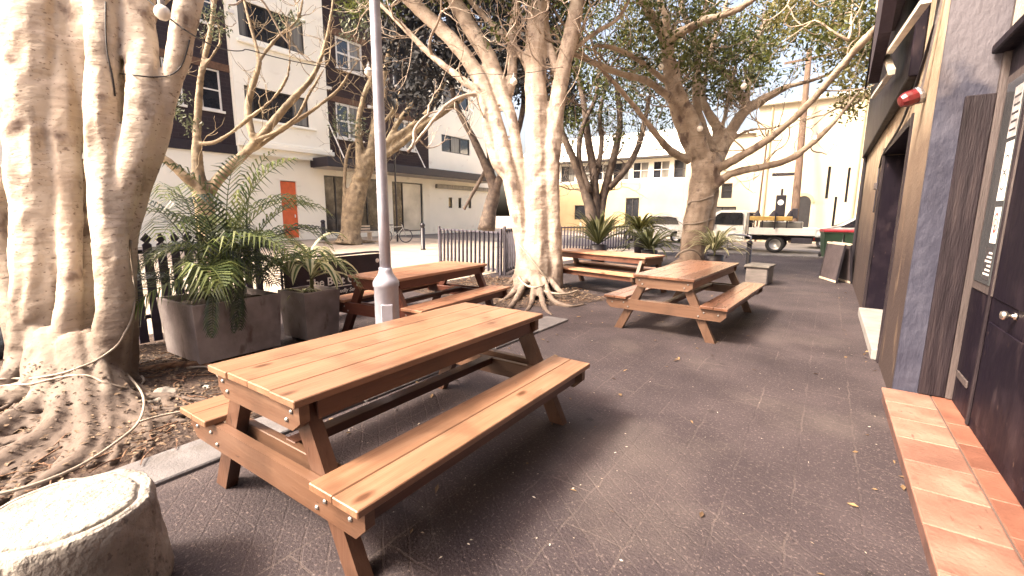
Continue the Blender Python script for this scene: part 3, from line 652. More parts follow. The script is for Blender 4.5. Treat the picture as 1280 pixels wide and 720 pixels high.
# --- the spreading tree behind the lone table
t3 = thing('fig_tree', 'spreading tan fig with long arching limbs behind the glossy red table', 'tree', D(866,338,12.2), world=True)
mb = MB(); d0 = 12.2; S3 = [
 [(864,342,0,58),(866,325,0,47),(868,290,0,42),(876,245,0,42),(882,215,0,48),(884,195,0,50)],
 [(868,195,0,22),(852,160,-.2,20),(842,125,-.4,20),(836,90,-.6,20),(834,58,-.8,21),(820,30,-1,18),(806,5,-1.2,16),(780,-60,-1.6,13)],
 [(834,62,-.8,16),(838,48,-.9,20),(856,38,-1.1,15),(880,26,-1.4,14),(905,18,-1.8,13),(938,2,-2.2,13),(990,-40,-2.8,10)],
 [(838,60,-.8,12),(832,20,-1,12),(825,0,-1,11),(818,-70,-1.2,9)],
 [(880,195,-.2,24),(868,155,-.4,21),(854,125,-.5,18),(846,100,-.6,13),(846,80,-.6,11)],
 [(888,190,.2,22),(876,150,.1,14),(870,125,0,14),(872,90,0,13),(872,60,0,12),(860,30,0,11),(850,0,0,10),(840,-60,.2,8)],
 [(894,195,.3,22),(898,165,.3,20),(885,140,.3,14),(878,120,.4,12),(882,95,.5,10)],
 [(896,200,.2,24),(916,160,.2,20),(930,140,.2,19),(945,130,.2,18),(965,118,0,16),(985,108,-.2,10),(1010,102,-.4,8),(1040,90,-.7,7),(1075,62,-1.2,6)],
 [(934,140,.2,14),(925,118,.3,13),(912,95,.4,12),(895,85,.5,12),(888,72,.5,10),(896,40,.6,8),(905,15,.7,7),(915,-30,.9,6)],
 [(932,138,.2,10),(936,105,.3,9),(940,70,.5,9),(950,40,.6,9),(965,10,.8,8),(985,-40,1,7)],
 [(898,210,-.2,16),(925,196,-.8,15),(958,176,-1.4,14),(990,150,-2.0,13),(1020,120,-2.6,14),(1050,85,-3.2,15),(1085,45,-3.8,16),(1120,15,-4.4,16),(1150,-12,-4.8,15),(1200,-60,-5.4,12)],
 [(892,235,-.2,12),(912,218,-.4,14),(945,210,-.8,13),(985,200,-1.2,13),(1020,175,-1.6,11),(1045,150,-2,9),(1060,132,-2.2,7),(1085,100,-2.6,5)],
 [(862,200,-.2,15),(840,190,-.6,14),(822,170,-1,11),(800,142,-1.4,9),(775,112,-1.9,8),(750,85,-2.4,7),(720,60,-3,5)],
 [(850,135,-.4,13),(828,115,-.7,13),(805,100,-1,12),(775,92,-1.4,11),(745,80,-1.8,10),(718,68,-2.2,8),(690,60,-2.6,5)],
 [(842,110,-.5,11),(815,88,-.8,10),(790,70,-1.2,9),(760,58,-1.6,8),(742,58,-1.8,6)],
 [(892,200,.4,10),(905,150,.8,8),(912,118,1.1,8),(920,80,1.4,6)],
 [(905,185,.1,7),(930,165,0,6),(965,160,-.3,5),(1000,150,-.6,4),(1035,135,-1,4),(1060,135,-1.2,3)],
 [(868,330,.1,16),(884,300,.1,14),(892,250,.1,14),(896,215,.1,14)],
]
limbs(mb, S3, d0, 12, .16, .14, .78)
for pix in ([(858,338),(840,345),(815,350)], [(872,340),(890,346),(905,348)]):
    P = [D(x, y, d0-.2*i) for i, (x, y) in enumerate(pix)]; mb.tube([Vector((p.x,p.y,.22*(1-i/2)+.02)) for i, p in enumerate(P)], [.18,.12,.04], 8, .1, .2)
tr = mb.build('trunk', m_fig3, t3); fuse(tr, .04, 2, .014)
mb = MB(); tips = []
for (x, y, d, k) in ((780,-60,-1.6,3),(990,-40,-2.8,4),(818,-70,-1.2,3),(846,80,-.6,2),(840,-60,.2,3),(882,95,.5,3),(1075,62,-1.2,4),(915,-30,.9,3),(985,-40,1,3),(1060,50,-3.4,2),(1085,100,-2.6,4),(720,60,-3,4),(690,60,-2.6,3),(742,58,-1.8,3),(920,80,1.4,3),(1060,135,-1.2,3),(1100,20,-4,1),(950,40,.6,2),(896,40,.6,2),(872,60,0,2)):
    mb = MB()
    for _ in range(k): grow(mb, D(x, y, d0+d), Vector(rng.normal(0,.8,3))+Vector((0,0,.4)), .03, .8, 2, tips)
    mb.build('branch', m_fig3, t3, smooth=True)
ca = crown_pts([(725,-330),(1120,-330),(1125,-20),(1085,60),(1092,130),(1068,160),(1050,150),(1058,100),(1020,55),(985,62),(940,95),(905,60),(860,90),(800,65),(760,95),(720,80)], 12.9, 15.6, 130, 3.2)
sprig(S3, d0, 84, m_fig3, t3, tips, .018, .9, 3, 200)
leaf_mesh('crown', g_leaf, ca+[p for p in tips[::8] if p.z > 4.6], .40, 58, .125, t3)
cb = crown_pts([(760,20),(930,10),(1000,40),(920,130),(900,110),(850,120),(790,110)], 13, 15.5, 75, 3.2)+crown_pts([(960,-20),(1090,-20),(1090,110),(1060,150),(1040,60),(970,40)], 9.5, 12.5, 60, 3.)
leaf_mesh('crown', g_yel, cb, .42, 60, .125, t3)

# --- the dark tree behind, between the dark brick flats and the middle fig
def simple_tree(name, label, base, spec, d0, m, crown=None, gleaf=g_leaf, rcl=.5, per=60, lsz=.14, tw=(), n=2, group=None, tr_=.03, L=.8, vox=0, zleaf=3., spr=0, spr_r=.016):
    t = thing(name, label, 'tree', base, group=group, world=True)
    mb = MB(); limbs(mb, spec, d0, 10, .2, .14, .85); tk = mb.build('trunk', m, t, smooth=True)
    if vox: fuse(tk, vox, 2, .012)
    tips = []; mb = MB()
    for (x, y, d, k) in tw:
        mb = MB()
        for _ in range(k): grow(mb, D(x, y, d0+d), Vector(rng.normal(0,.7,3))+Vector((0,0,.5)), tr_, L, n, tips)
        mb.build('branch', m, t, smooth=True)
    if spr: sprig(spec, d0, spr, m, t, tips, spr_r, L, 3, 240)
    if crown: leaf_mesh('crown', gleaf, crown, rcl, per, lsz, t)
    return t, tips
simple_tree('street_tree', 'dark dense tree whose blue black foliage fills the gap behind the middle fig', D(608,284,20), [
 [(608,288,0,26),(612,262,0,20),(618,235,0,18),(604,200,0,12),(590,170,.2,10),(570,130,.4,8),(560,80,.8,7)],
 [(612,260,0,12),(624,225,-.2,12),(640,190,-.3,9),(655,120,-.3,8),(640,50,0,7)],
 [(616,240,0,10),(612,190,.2,9),(604,130,.4,8),(600,60,.6,7)],
 [(606,215,0,6),(592,240,.2,5),(580,262,.3,4)]], 20, m_brn,
 crown_pts([(480,-160),(720,-160),(725,140),(690,150),(650,110),(620,150),(590,90),(545,110),(520,140),(500,90),(478,40)], 16, 22, 330), g_dark, .8, 85, .28,
 tw=((560,80,.8,3),(640,50,0,3),(600,60,.6,3),(590,170,.2,2)))
# --- many-stemmed dark tree behind the crosswise table
t7, tp7 = simple_tree('street_tree', 'many stemmed dark tree rising from behind the fence and the crosswise table', D(745,290,15), [
 [(742,292,0,22),(738,262,0,16),(728,230,0,13),(715,195,-.2,11),(702,165,-.3,9),(690,130,-.4,7),(700,70,-.4,6)],
 [(745,292,.1,18),(744,255,.1,14),(742,215,.1,13),(735,175,.2,11),(730,130,.3,9),(720,80,.4,7)],
 [(748,290,.1,18),(752,255,.2,13),(762,215,.3,12),(770,185,.3,11),(775,150,.4,9),(770,100,.5,7)],
 [(762,235,.2,9),(780,215,.2,10),(795,190,.3,9),(803,165,.3,8),(812,120,.4,6)],
 [(738,240,-.1,8),(724,200,-.1,8),(728,160,-.1,7),(745,120,0,6),(750,70,.1,5)],
 [(745,225,.1,8),(752,180,.2,7),(750,140,.3,6),(760,100,.4,5)]], 15, m_brn,
 crown_pts([(690,40),(840,60),(838,170),(800,160),(770,175),(740,150),(712,190),(690,170)], 14, 18, 85)+crown_pts([(690,-250),(860,-250),(850,60),(690,50)], 14, 18, 90), g_leaf, .48, 60, .14,
 spr=50, spr_r=.02, tw=((690,130,-.4,3),(720,80,.4,3),(770,100,.5,3),(812,120,.4,3),(750,70,.1,3),(760,100,.4,2),(735,175,.2,2)))
# --- bare-limbed tree on the far footpath
t5, tp5 = simple_tree('street_tree', 'bare limbed pale tree with spread roots standing on the far paving', D(437,304,21.5), [
 [(436,306,0,44),(438,290,0,30),(442,262,0,30),(450,230,0,28),(458,205,0,26),(466,190,0,20)],
 [(452,225,-.2,20),(450,190,-.2,14),(448,155,-.2,9),(455,120,-.1,8),(466,90,0,8),(470,40,0,7),(462,0,0,6)],
 [(463,195,0,16),(468,165,.1,14),(474,130,.2,12),(482,85,.2,9),(496,30,.3,8),(505,-20,.4,6)],
 [(462,205,.1,16),(482,180,.2,13),(505,165,.3,11),(535,140,.4,9),(552,110,.5,8),(560,85,.5,6),(572,50,.6,5)],
 [(466,200,.2,14),(495,185,.3,11),(525,160,.4,9),(556,140,.5,8),(580,122,.6,6)],
 [(482,180,.2,8),(500,150,.2,8),(522,118,.3,7),(538,70,.4,5),(535,30,.5,4)],
 [(470,160,.1,7),(490,140,.1,6),(505,95,.2,5),(500,50,.2,4)],
 [(428,302,-.2,7),(430,250,-.2,6),(432,205,-.2,6),(438,180,-.1,5)]], 21.5, m_fran, None,
 spr=45, spr_r=.022, L=1.3, tw=((462,0,0,3),(505,-20,.4,3),(572,50,.6,3),(580,122,.6,3),(535,30,.5,3),(500,50,.2,2),(552,110,.5,2),(455,120,-.1,2)), vox=.06)
mb = MB()
for k in range(13):
    a = k/13*2*PI+.3; c = G(437,303)
    P = [c+Vector((math.cos(a+.2*j*math.sin(k))*j*.5, math.sin(a+.2*j*math.sin(k))*j*.5, .16*(1-j/3)**2+.01)) for j in range(4)]
    P[0] = c+Vector((math.cos(a)*.25, math.sin(a)*.25, .3)); mb.tube(P, [.16,.10,.06,.02], 6, .2, .2)
mb.build('root', m_fran, t5, smooth=True)
leaf_mesh('crown', g_grey, crown_pts([(425,-60),(470,-60),(462,60),(440,85),(428,40)], 20.5, 22.5, 22)+crown_pts([(420,140),(460,140),(455,175),(420,170)], 20, 21, 7), .5, 34, .16, t5)
# --- olive barked tree behind the palm
t6, tp6 = simple_tree('frangipani_tree', 'olive barked tree with bare curving branches rising behind the potted palm', D(255,330,7.8), [
 [(262,345,0,36),(260,300,0,34),(256,262,0,32),(250,230,0,26),(247,205,0,20),(246,170,0,14),(248,130,.1,12),(252,90,.1,10),(262,45,.2,9),(268,0,.3,8),(270,-60,.4,6)],
 [(248,240,0,18),(232,222,-.2,16),(212,203,-.3,15),(193,188,-.4,14),(175,160,-.5,10)],
 [(256,250,.1,24),(272,225,.1,18),(292,205,.2,16),(312,186,.2,15),(335,160,.3,13),(360,130,.4,11),(388,100,.5,9),(402,70,.6,6),(412,30,.7,5),(418,-10,.8,4)],
 [(318,180,.2,12),(312,155,.2,12),(310,130,.3,11),(318,100,.3,10),(324,78,.3,9),(318,50,.4,6),(310,20,.4,5),(300,-20,.5,4)],
 [(324,78,.3,6),(335,60,.4,6),(352,42,.5,5),(372,25,.6,4),(380,-10,.7,3)],
 [(302,196,.2,9),(330,178,.4,8),(360,158,.6,7),(395,135,.8,6),(425,110,1,5),(435,92,1.1,4)],
 [(320,175,.1,7),(345,165,0,6),(372,145,-.1,6),(385,120,-.1,5),(400,95,-.1,4),(412,75,-.1,3)],
 [(250,180,0,8),(268,178,-.1,7),(290,165,-.2,6),(315,145,-.2,6),(340,125,-.2,5),(360,95,-.2,4),(362,60,-.2,3)],
 [(250,110,.1,5),(258,80,.1,5),(275,55,.2,4),(272,30,.2,3)]], 7.8, m_fran, None,
 tw=((268,0,.3,2),(418,-10,.8,2),(300,-20,.5,2),(380,-10,.7,2),(435,92,1.1,3),(412,75,-.1,3),(362,60,-.2,3),(310,20,.4,2),(372,25,.6,2),(402,70,.6,3),(318,50,.4,2),(272,30,.2,2)), tr_=.011, L=.36, vox=.022, spr=34, spr_r=.008)
leaf_mesh('crown', g_grey, crown_pts([(205,120),(245,120),(250,165),(215,170)], 7.4, 7.9, 9, 1)+crown_pts([(240,10),(285,0),(280,50),(250,60)], 7.6, 8.2, 9, 1)+crown_pts([(345,15),(375,15),(372,45),(348,45)], 8, 8.6, 5, 1), .14, 26, .07, t6)

from mathutils.bvhtree import BVHTree
def surf(ob, px_, d_, off=.01):
    """survey helper: points on the skin of a trunk along a line of sight"""
    bv = BVHS.setdefault(ob.name, BVHTree.FromPolygons([ob.parent.matrix_basis @ v.co for v in ob.data.vertices], [p.vertices[:] for p in ob.data.polygons])); out = []
    for (x, y) in px_:
        r = ray(x, y).normalized(); h = bv.ray_cast(EYE, r)
        if h[0] is not None: out.append(h[0]-r*off)
        else:
            q = bv.find_nearest(D(x, y, d_)); out.append(q[0]+(D(x, y, d_)-q[0]).normalized()*off)
    return out
BVHS = {}
TR1 = bpy.data.objects['trunk']; TR2 = bpy.data.objects['trunk.001']; TR3 = bpy.data.objects['trunk.002']
# ------------------------------------------------------------------ planters and plants
m_plant = mat('rust_grey_metal_planter', (.25,.215,.22), .5, scale=4, bump=.25, bscale=30, c2=(.16,.135,.14), c3=(.35,.31,.31), detail=9, metal=.15)
overlay(m_plant, (.26,.225,.22), 'noise', 3, .55, .75, (1,1,.35), .6); overlay(m_plant, (.07,.04,.035), 'noise', 9, .62, .72, (1,1,.4), .7)
m_psoil = mat('potting_soil', (.04,.027,.022), .95, bump=1, bscale=40)
def planter(name, label, cx, cy, wx, wy, z0, z1, rz, taper=.028):
    t = thing(name, label, 'planter', (cx, cy, 0), rz)
    a, b = wx/2, wy/2; th = .022
    def ring(x, y, z): return [(-x,-y,z),(x,-y,z),(x,y,z),(-x,y,z)]
    rings = [ring(a-taper,b-taper,z0), ring(a,b,z1-.01), ring(a-.004,b-.004,z1), ring(a-th,b-th,z1), ring(a-th-.01,b-th-.01,z1-.09)]
    mb = MB(); vs = sum(rings, []); fs = [(3,2,1,0)]
    for i in range(len(rings)-1):
        for k in range(4): fs.append((i*4+k, i*4+(k+1) % 4, i*4+4+(k+1) % 4, i*4+4+k))
    mb.add(vs, fs); mb.build('box', m_plant, t)
    mb = MB(); n = 7; vs = []; fs = []
    for i in range(n):
        for j in range(n): vs.append(((a-th-.004)*(2*i/(n-1)-1), (b-th-.004)*(2*j/(n-1)-1), z1-.07+.02*random.random()))
    for i in range(n-1):
        for j in range(n-1): fs.append((i*n+j, (i+1)*n+j, (i+1)*n+j+1, i*n+j+1))
    mb.add(vs, fs); mb.build('soil', m_psoil, t)
    if z0 > .03:
        mb = MB()
        for sx in (-1, 1):
            for sy in (-1, 1): mb.box((sx*(a-.13), sy*(b-.13), z0/2), (.09,.09,z0-.003))
        mb.build('foot', m_dark, t)
    return t
PB = Vector((-5.02,1.98,0)); PS = Vector((-5.02,2.93,0))
planter('metal_planter', 'large square rust grey metal planter holding the big feathery palm', PB.x, PB.y, .78, .82, .10, .66, rad(2))
planter('metal_planter', 'smaller rust grey metal planter holding the striped strap leaved plant', PS.x+.02, PS.y, .50, .48, .05, .60, rad(4), .03)

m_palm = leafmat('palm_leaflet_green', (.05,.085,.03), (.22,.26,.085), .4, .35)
m_palmd = leafmat('shaded_palm_leaflet', (.022,.033,.022), (.06,.075,.035), .2, .35)  # darker copy of the palm green, shade put into the colour
m_stem = mat('palm_stem_green', (.12,.13,.055), .5, var=.3, scale=10, bump=.2)
def frond(p0, d, L, arch, par, m, wl=.26, n=21, name='frond', tw=0.):
    """feather frond: an arching midrib with paired narrow leaflets"""
    d = Vector(d).normalized(); pts = []; p = Vector(p0); n0 = 14
    for i in range(n0+1):
        pts.append(p.copy()); p = p+d*(L/n0); d = (d+Vector((0,0,-arch*(i+2)/n0*.16))).normalized()
    mb = MB(); mb.tube(pts, [.008*(1-.8*i/n0) for i in range(n0+1)], 5)
    for i in range(n):
        t = .18+.82*i/(n-1); q = t*n0; k = min(int(q), n0-1); c = pts[k].lerp(pts[k+1], q-k); ax = (pts[min(k+1,n0)]-pts[k]).normalized()
        side = ax.cross(Vector((0,0,1))); side = side.normalized() if side.length > .05 else Vector((1,0,0)); upv = side.cross(ax).normalized()
        ll = wl*(math.sin(PI*min(1,(t*.86+.12)))**.6)*random.uniform(.9,1.1)
        for s in (-1, 1):
            dr = (side*s*.80+ax*.62+upv*(.28+tw)).normalized()
            a = c; b = c+dr*ll*.5; e_ = c+dr*ll+Vector((0,0,-ll*random.uniform(.35,.75)))+ax*ll*.1
            wv = ax.cross(dr).cross(dr).normalized()*.0095
            mb.add([a-wv*.4, a+wv*.4, b+wv, b-wv, e_], [(0,1,2,3),(3,2,4)])
    return mb.build(name, m, par)
palm = thing('palm_plant', 'feathery green palm with arching fronds growing in the large planter', 'palm', (PB.x, PB.y, .58), world=True)
mb = MB(); heads = []
for k in range(9):
    a = random.uniform(0, 6.28); b = PB+Vector((math.cos(a)*.14, math.sin(a)*.14, .55)); h = random.uniform(.22,.5)
    e_ = b+Vector((math.cos(a)*.1, math.sin(a)*.1, h)); mb.tube([b, b.lerp(e_,.5)+Vector((.01,0,0)), e_], [.02,.016,.012], 7); heads.append((e_, a))
mb.build('stem', m_stem, palm, smooth=True)
aim = [(-.75,-.55,.75),(-.9,.1,.8),(-.6,.5,1.1),(.25,.8,.9),(.75,.55,.6),(.9,-.1,.55),(.5,-.8,.5),(-.1,-.95,.55),(-.5,-.9,.8),(.1,.3,1.4),(-.3,-.3,1.4),(.5,.2,1.2),(.9,.35,.25),(.7,-.55,.2),(.25,-.9,.2),(-.35,-.95,.3),(-.95,-.4,.35),(-.9,.5,.35),(.3,.95,.35),(.8,.8,.9),(.35,-.35,1.1),(-.6,.2,1.3),(.05,.9,.7),(.95,.1,.9),(.6,-.2,.8),(.2,.55,1.1),(-.2,-.6,1.0),(.55,.65,1.2)]
aim += [(random.uniform(-1,1), random.uniform(-1,1), random.uniform(.2,1.3)) for _ in range(12)]
for i, d in enumerate(aim):
    h, a = heads[i % 9]
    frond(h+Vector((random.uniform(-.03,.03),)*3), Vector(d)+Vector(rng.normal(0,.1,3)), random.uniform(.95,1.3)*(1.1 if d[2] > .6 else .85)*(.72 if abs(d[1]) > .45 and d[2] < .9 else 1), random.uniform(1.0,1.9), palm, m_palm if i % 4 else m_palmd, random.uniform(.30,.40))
# long fronds of the darker shaded green hanging over the rim
for (x, y, x2, y2) in ((268,372,262,412),(292,358,296,402),(310,360,290,405)):
    p0 = AX(x, y-14, PB.x+.40); p1 = AX(x2, y2, PB.x+.43)
    frond(p0, (p1-p0)+Vector((.05,0,.08)), (p1-p0).length*1.15, .7, palm, m_palmd, .10, 16)
frond(PB+Vector((-.1,-.1,1.0)), Vector((-.75,-.35,1.3)), 1.1, 1.1, palm, m_palmd, .2)
frond(PB+Vector((.1,.2,1.0)), Vector((.25,.85,.75)), 1.15, 1.3, palm, m_palmd, .22)

# strap-leaved striped plant: each leaf a bent ribbon with a cream margin
m_strapc = leafmat('cream_leaf_margin', (.50,.48,.28), (.70,.68,.46), .3, .4); m_strapg = leafmat('leaf_green_stripe', (.05,.09,.03), (.11,.16,.05), .3, .4)
def straps(name, label, base, n, L, wd, mc, mg, group=None, zr=(.5,1.2), cat='plant', droop=1.4, striped=True, stem=0., vol=1.):
    t = thing(name, label, cat, base, group=group)
    ml = MB(); mgr = MB()
    for i in range(n):
        a = i*2.399+random.uniform(-.2,.2); z = random.uniform(*zr); d = Vector((math.cos(a), math.sin(a), z)).normalized(); p = Vector((math.cos(a)*.02, math.sin(a)*.02, stem*random.uniform(.3,1))); l = L*random.uniform(.75,1.15); k = 9; pts = []
        for j in range(k+1): pts.append(p.copy()); p = p+d*l/k; d = (d+Vector((0,0,-droop*(.04+.20*j/k)))).normalized()
        def ribbon(mb, w0, w1, lift):
            vs = []; fs = []
            for j, q in enumerate(pts):
                ax = (pts[min(j+1,k)]-pts[max(j-1,0)]).normalized(); sd_ = ax.cross(Vector((0,0,1))); sd_ = sd_.normalized() if sd_.length > .05 else Vector((math.sin(a), -math.cos(a), 0)); nn = sd_.cross(ax)
                w_ = wd*math.sin(PI*min(1,(.12+.88*j/k)))**.7+.002
                vs += [q+sd_*w_*w0+nn*(lift+abs(w0)*w_*.35), q+sd_*w_*w1+nn*(lift+abs(w1)*w_*.35)]
            for j in range(k): fs.append((2*j, 2*j+1, 2*j+3, 2*j+2))
            mb.add(vs, fs)
        if striped:
            ribbon(ml, -1, -.34, 0); ribbon(ml, .34, 1, 0); ribbon(mgr, -.34, 0, .0005); ribbon(mgr, 0, .34, .0005)
        else: ribbon(mgr, -1, 0, 0); ribbon(mgr, 0, 1, 0)
    if stem:
        ms = MB(); ms.tube([(0,0,-.02),(.01,0,stem*.6),(0,0,stem)], [.022,.02,.016], 8); ms.build('stem', m_stem, t, smooth=True)
    if ml.v: ml.build('leaf_margins', mc, t)
    mgr.build('leaves', mg, t); return t
straps('dracaena_plant', 'cream striped drooping plant in the smaller metal planter before the black banner', (PS.x+.03, PS.y+.03, .56), 24, .62, .046, m_strapc, m_strapg, stem=.50, zr=(.2,1.3), droop=2.3)
straps('spider_plant', 'low dark green plant tucked at the rim of the smaller planter', (PS.x-.02, PS.y-.05, .56), 14, .26, .016, m_strapc, m_strapg, zr=(.15,.7), striped=True)
m_flax = leafmat('flax_leaf_green', (.06,.075,.035), (.22,.23,.10), .35, .4)
straps('flax_plant', 'dark green fountain shaped flax plant behind the crosswise table', D(748,305,12.6)*1, 90, 1.1, .03, m_strapc, m_flax, zr=(.4,2.5), droop=1.0, striped=False)
straps('flax_plant', 'loose strappy plant between the crosswise table and the spreading fig', D(812,312,13.5), 70, 1.25, .035, m_strapc, m_flax, zr=(.3,1.6), droop=1.5, striped=False)
straps('dracaena_plant', 'cream striped strappy plant at the right foot of the spreading fig', D(893,318,11.6), 64, .95, .032, m_strapc, m_strapg, zr=(.3,1.8), droop=1.4, stem=.2)
straps('flax_plant', 'pale green bushy plant seen between parked cars and spreading fig', D(800,290,17), 90, 1.3, .045, m_strapc, g_yel, zr=(.3,1.6), droop=1.5, striped=False)
for k, o in enumerate([o for o in col.objects if o.name.startswith(('flax_plant','dracaena_plant.001'))]):
    if o.type == 'EMPTY':                      # ground-standing pots
        z = o.location.z; p_ = thing('plant_pot', ['dark tall pot of the fountain shaped flax behind the crosswise table','dark pot holding the loose strappy plant beyond the tables','dark pot of the pale bushy plant near the cars','dark pot of the striped plant at right of the spreading fig'][k % 4], 'plant pot', (o.location.x, o.location.y, 0), group='dark plant pots')
        h_ = max(.15, z-.02); mb = MB(); mb.lathe([(.16,0),(.22,h_*.5),(.25,h_),(.235,h_),(.22,h_-.04),(0,h_-.05)], seg=20); mb.build('pot', m_dark, p_, smooth=True)

# ------------------------------------------------------------------ fences
m_iron = mat('navy_painted_iron', (.035,.03,.055), .45, var=.3, scale=6, bump=.1)
m_iron2 = mat('slate_painted_iron', (.085,.08,.105), .5, var=.3, scale=6, bump=.1)
def picket_fence(label, a, b, h, n, m, wp=.02, flat=False, rails=(.18,.86), posts=True, spear=True, group='picket fence panels'):
    a, b = Vector(a), Vector(b); a.z = b.z = 0; dv = (b-a); L = dv.length; ang = math.atan2(dv.y, dv.x)
    t = thing('picket_fence', label, 'fence', a, ang, group)
    for r in rails: mb = MB(); mb.box((L/2, 0, h*r), (L, .035, .045), bev=.005); mb.build('rail', m, t)
    proto = None
    for i in range(n):
        if proto is None:
            mb = MB(); tk = .018 if flat else wp
            prof = [(-wp/2*2 if flat else -wp/2, .06), (wp if flat else wp/2, .06), (wp if flat else wp/2, h*.9)]
            if spear:
                W_ = wp if flat else wp/2
                prof = [(-W_,.06),(W_,.06),(W_,h*.90),(W_*.45,h*.915),(W_*1.25,h*.945),(0,h),(-W_*1.25,h*.945),(-W_*.45,h*.915),(-W_,h*.90)]
            mb.prism(prof, (0, tk, 0), (0, -tk/2-.027, 0)); o = mb.build('picket', m, t); proto = o
        else: o = proto.copy(); col.objects.link(o); o.parent = t
        o.location.x = L*(i+.5)/n
    if posts:
        for x in (0, L): mb = MB(); mb.box((x, 0, h*.48), (.06,.06,h*.96), bev=.006); mb.build('post', m, t)
    return t
picket_fence('dark navy picket fence with pointed flat pickets between massive fig and large planter', (-6.12,.9,0), (-6.12,2.95,0), 1.27, 16, m_iron, .042, True, (.27,.84), posts=False)
fa, fb, fc = G(550,331), G(626,344), G(690,318)
picket_fence('slate iron picket fence left of the middle fig, facing the tables', fa, fb, 1.18, 15, m_iron2, .055, False, (.1,.88), spear=False)
picket_fence('short return panel of slate iron fence running behind the middle fig', fb+Vector((.06,.07,0)), G(652,334), 1.25, 8, m_iron2, .055, False, (.1,.88), spear=False)
picket_fence('dark iron picket fence behind the crosswise table and flax plant', G(694,318), G(786,312), 1.15, 26, m_iron, .05, False, (.12,.86), spear=False)

# black printed banner on a tube frame
m_ban = mat('black_vinyl_banner', (.010,.009,.022), .4, var=.3, bump=.15, bscale=6); m_white = mat('white_lettering', (.78,.76,.74), .6, var=.04, bump=0)
ban = thing('banner_barrier', 'low black barrier banner with white lettering behind the maroon legged table', 'banner', (-5.86,3.9,0), rad(90))
mb = MB(); L_ = 1.62/2
mb.prism([(-L_,.10),(L_,.10),(L_,.80),(L_-.02,.84),(L_-.06,.86),(-L_+.06,.86),(-L_+.02,.84),(-L_,.80)], (0,.012,0), (0,-.006,0)); mb.build('panel', m_ban, ban)
mb = MB(); mb.tube([(-L_-.02,0,.03),(-L_-.02,0,.78),(-L_+.06,0,.885),(0,0,.885),(L_-.06,0,.885),(L_+.02,0,.78),(L_+.02,0,.03)], [.016]*7, 10, .06); mb.build('tube_frame', m_iron, ban, smooth=True)
for s in (-1, 1): mb = MB(); mb.box((s*(L_-.1), 0, .012), (.05,.5,.02), bev=.004); mb.build('foot', m_iron, ban)
def text(body, size, par, loc, rot, m, name='lettering', extr=.0015, shear=0.):
    cu = bpy.data.curves.new(name, 'FONT'); cu.body = body; cu.size = size; cu.extrude = extr; cu.shear = shear; cu.offset = size*.012; cu.align_x = 'CENTER'
    o = bpy.data.objects.new(name, cu); col.objects.link(o); dg = bpy.context.evaluated_depsgraph_get(); me = bpy.data.meshes.new_from_object(o.evaluated_get(dg)); me.name = name
    bpy.data.objects.remove(o); me.materials.clear(); me.materials.append(m)
    o = bpy.data.objects.new(name, me); col.objects.link(o); o.parent = par; o.location = loc; o.rotation_euler = rot; return o
text('The Best Cafe', .165, ban, (-.02,-.0085,.46), (rad(90),0,0), m_white); text('Proudly Serving', .085, ban, (.15,-.0085,.325), (rad(90),0,0), m_white, shear=.2)
mb = MB(); mb.box((0,-.008,.425), (1.24,.003,.014)); mb.build('underline', m_white, ban)
mb = MB(); mb.lathe([(.0,0),(.035,0),(.035,.004),(0,.004)], (L_-.1,-.007,.75), 14, Matrix(((1,0,0),(0,0,-1),(0,1,0)))); mb.build('print', m_white, ban)

# ------------------------------------------------------------------ hose, cables and string lights
m_rope = mat('cream_cable_sheath', (.30,.255,.21), .6, var=.2, bump=.1); m_wire = mat('black_wire', (.02,.018,.02), .6, bump=0)
def wrap(pts, dd, r): return [D(x, y, dd+o)  for (x, y, o) in pts]
mb = MB()
mb.tube(surf(TR1,[(-30,478),(0,474),(20,473),(40,473),(60,470),(80,466),(100,459),(118,452),(135,441),(148,430),(156,416),(162,405),(166,392),(168,378),(167,350),(164,320),(163,300)],3.6,.008), [.0085]*17, 7, .05)
mb.tube(surf(TR1,[(-30,490),(0,483),(20,481),(40,480),(60,475),(85,470),(108,469),(120,473),(130,478),(145,482),(158,485)],3.5,.008)+[G(172,484,.08),G(180,476,.12),G(177,470,.14)], [.008]*14, 7, .05)
tag(mb.build('garden_cable', m_rope, org=G(95,480), smooth=True), 'cream cable looped twice round the massive fig above its roots', 'cable')
mb = MB(); mb.tube([G(x, y)+Vector((0,0,z)) for x, y, z in ((155,490,.22),(180,510,.12),(178,545,.12),(150,570,.10),(100,602,.09),(40,625,.08),(-20,640,.08))], [.0085]*7, 7, .05)
mb.tube([G(x, y)+Vector((0,0,z)) for x, y, z in ((178,548,.12),(205,536,.1),(240,527,.09),(262,520,.08))], [.008]*4, 7, .05)
mb.tube([G(x, y)+Vector((0,0,z)) for x, y, z in ((235,470,.08),(262,472,.1),(275,484,.09),(281,500,.07))], [.009]*4, 7, .05)
tag(mb.build('garden_cable', m_rope, org=G(150,560), smooth=True), 'cream cable lying across the soil bed between roots and stone drum', 'cable')
mb = MB()
mb.tube(surf(TR2,[(648,305),(656,314),(664,324),(672,334),(680,344),(686,352),(676,358),(664,359),(654,354),(648,346)],8.5,.02), [.02]*10, 7, .08)
mb.tube([G(x, y)+Vector((0,0,z)) for x, y, z in ((648,352,.25),(660,366,.16),(680,374,.14),(705,376,.12),(722,370,.1))], [.02]*5, 7, .08)
tag(mb.build('garden_hose', m_rope, org=G(668,370), smooth=True), 'pale hose coiled round the base of the middle fig', 'hose')
mb = MB()
for y in (250, 278): mb.tube(surf(TR3,[(850,y+3),(856,y+2),(864,y+2),(872,y+1),(880,y-1),(888,y-4),(892,y-5)],12,.02), [.022]*7, 7, .1)
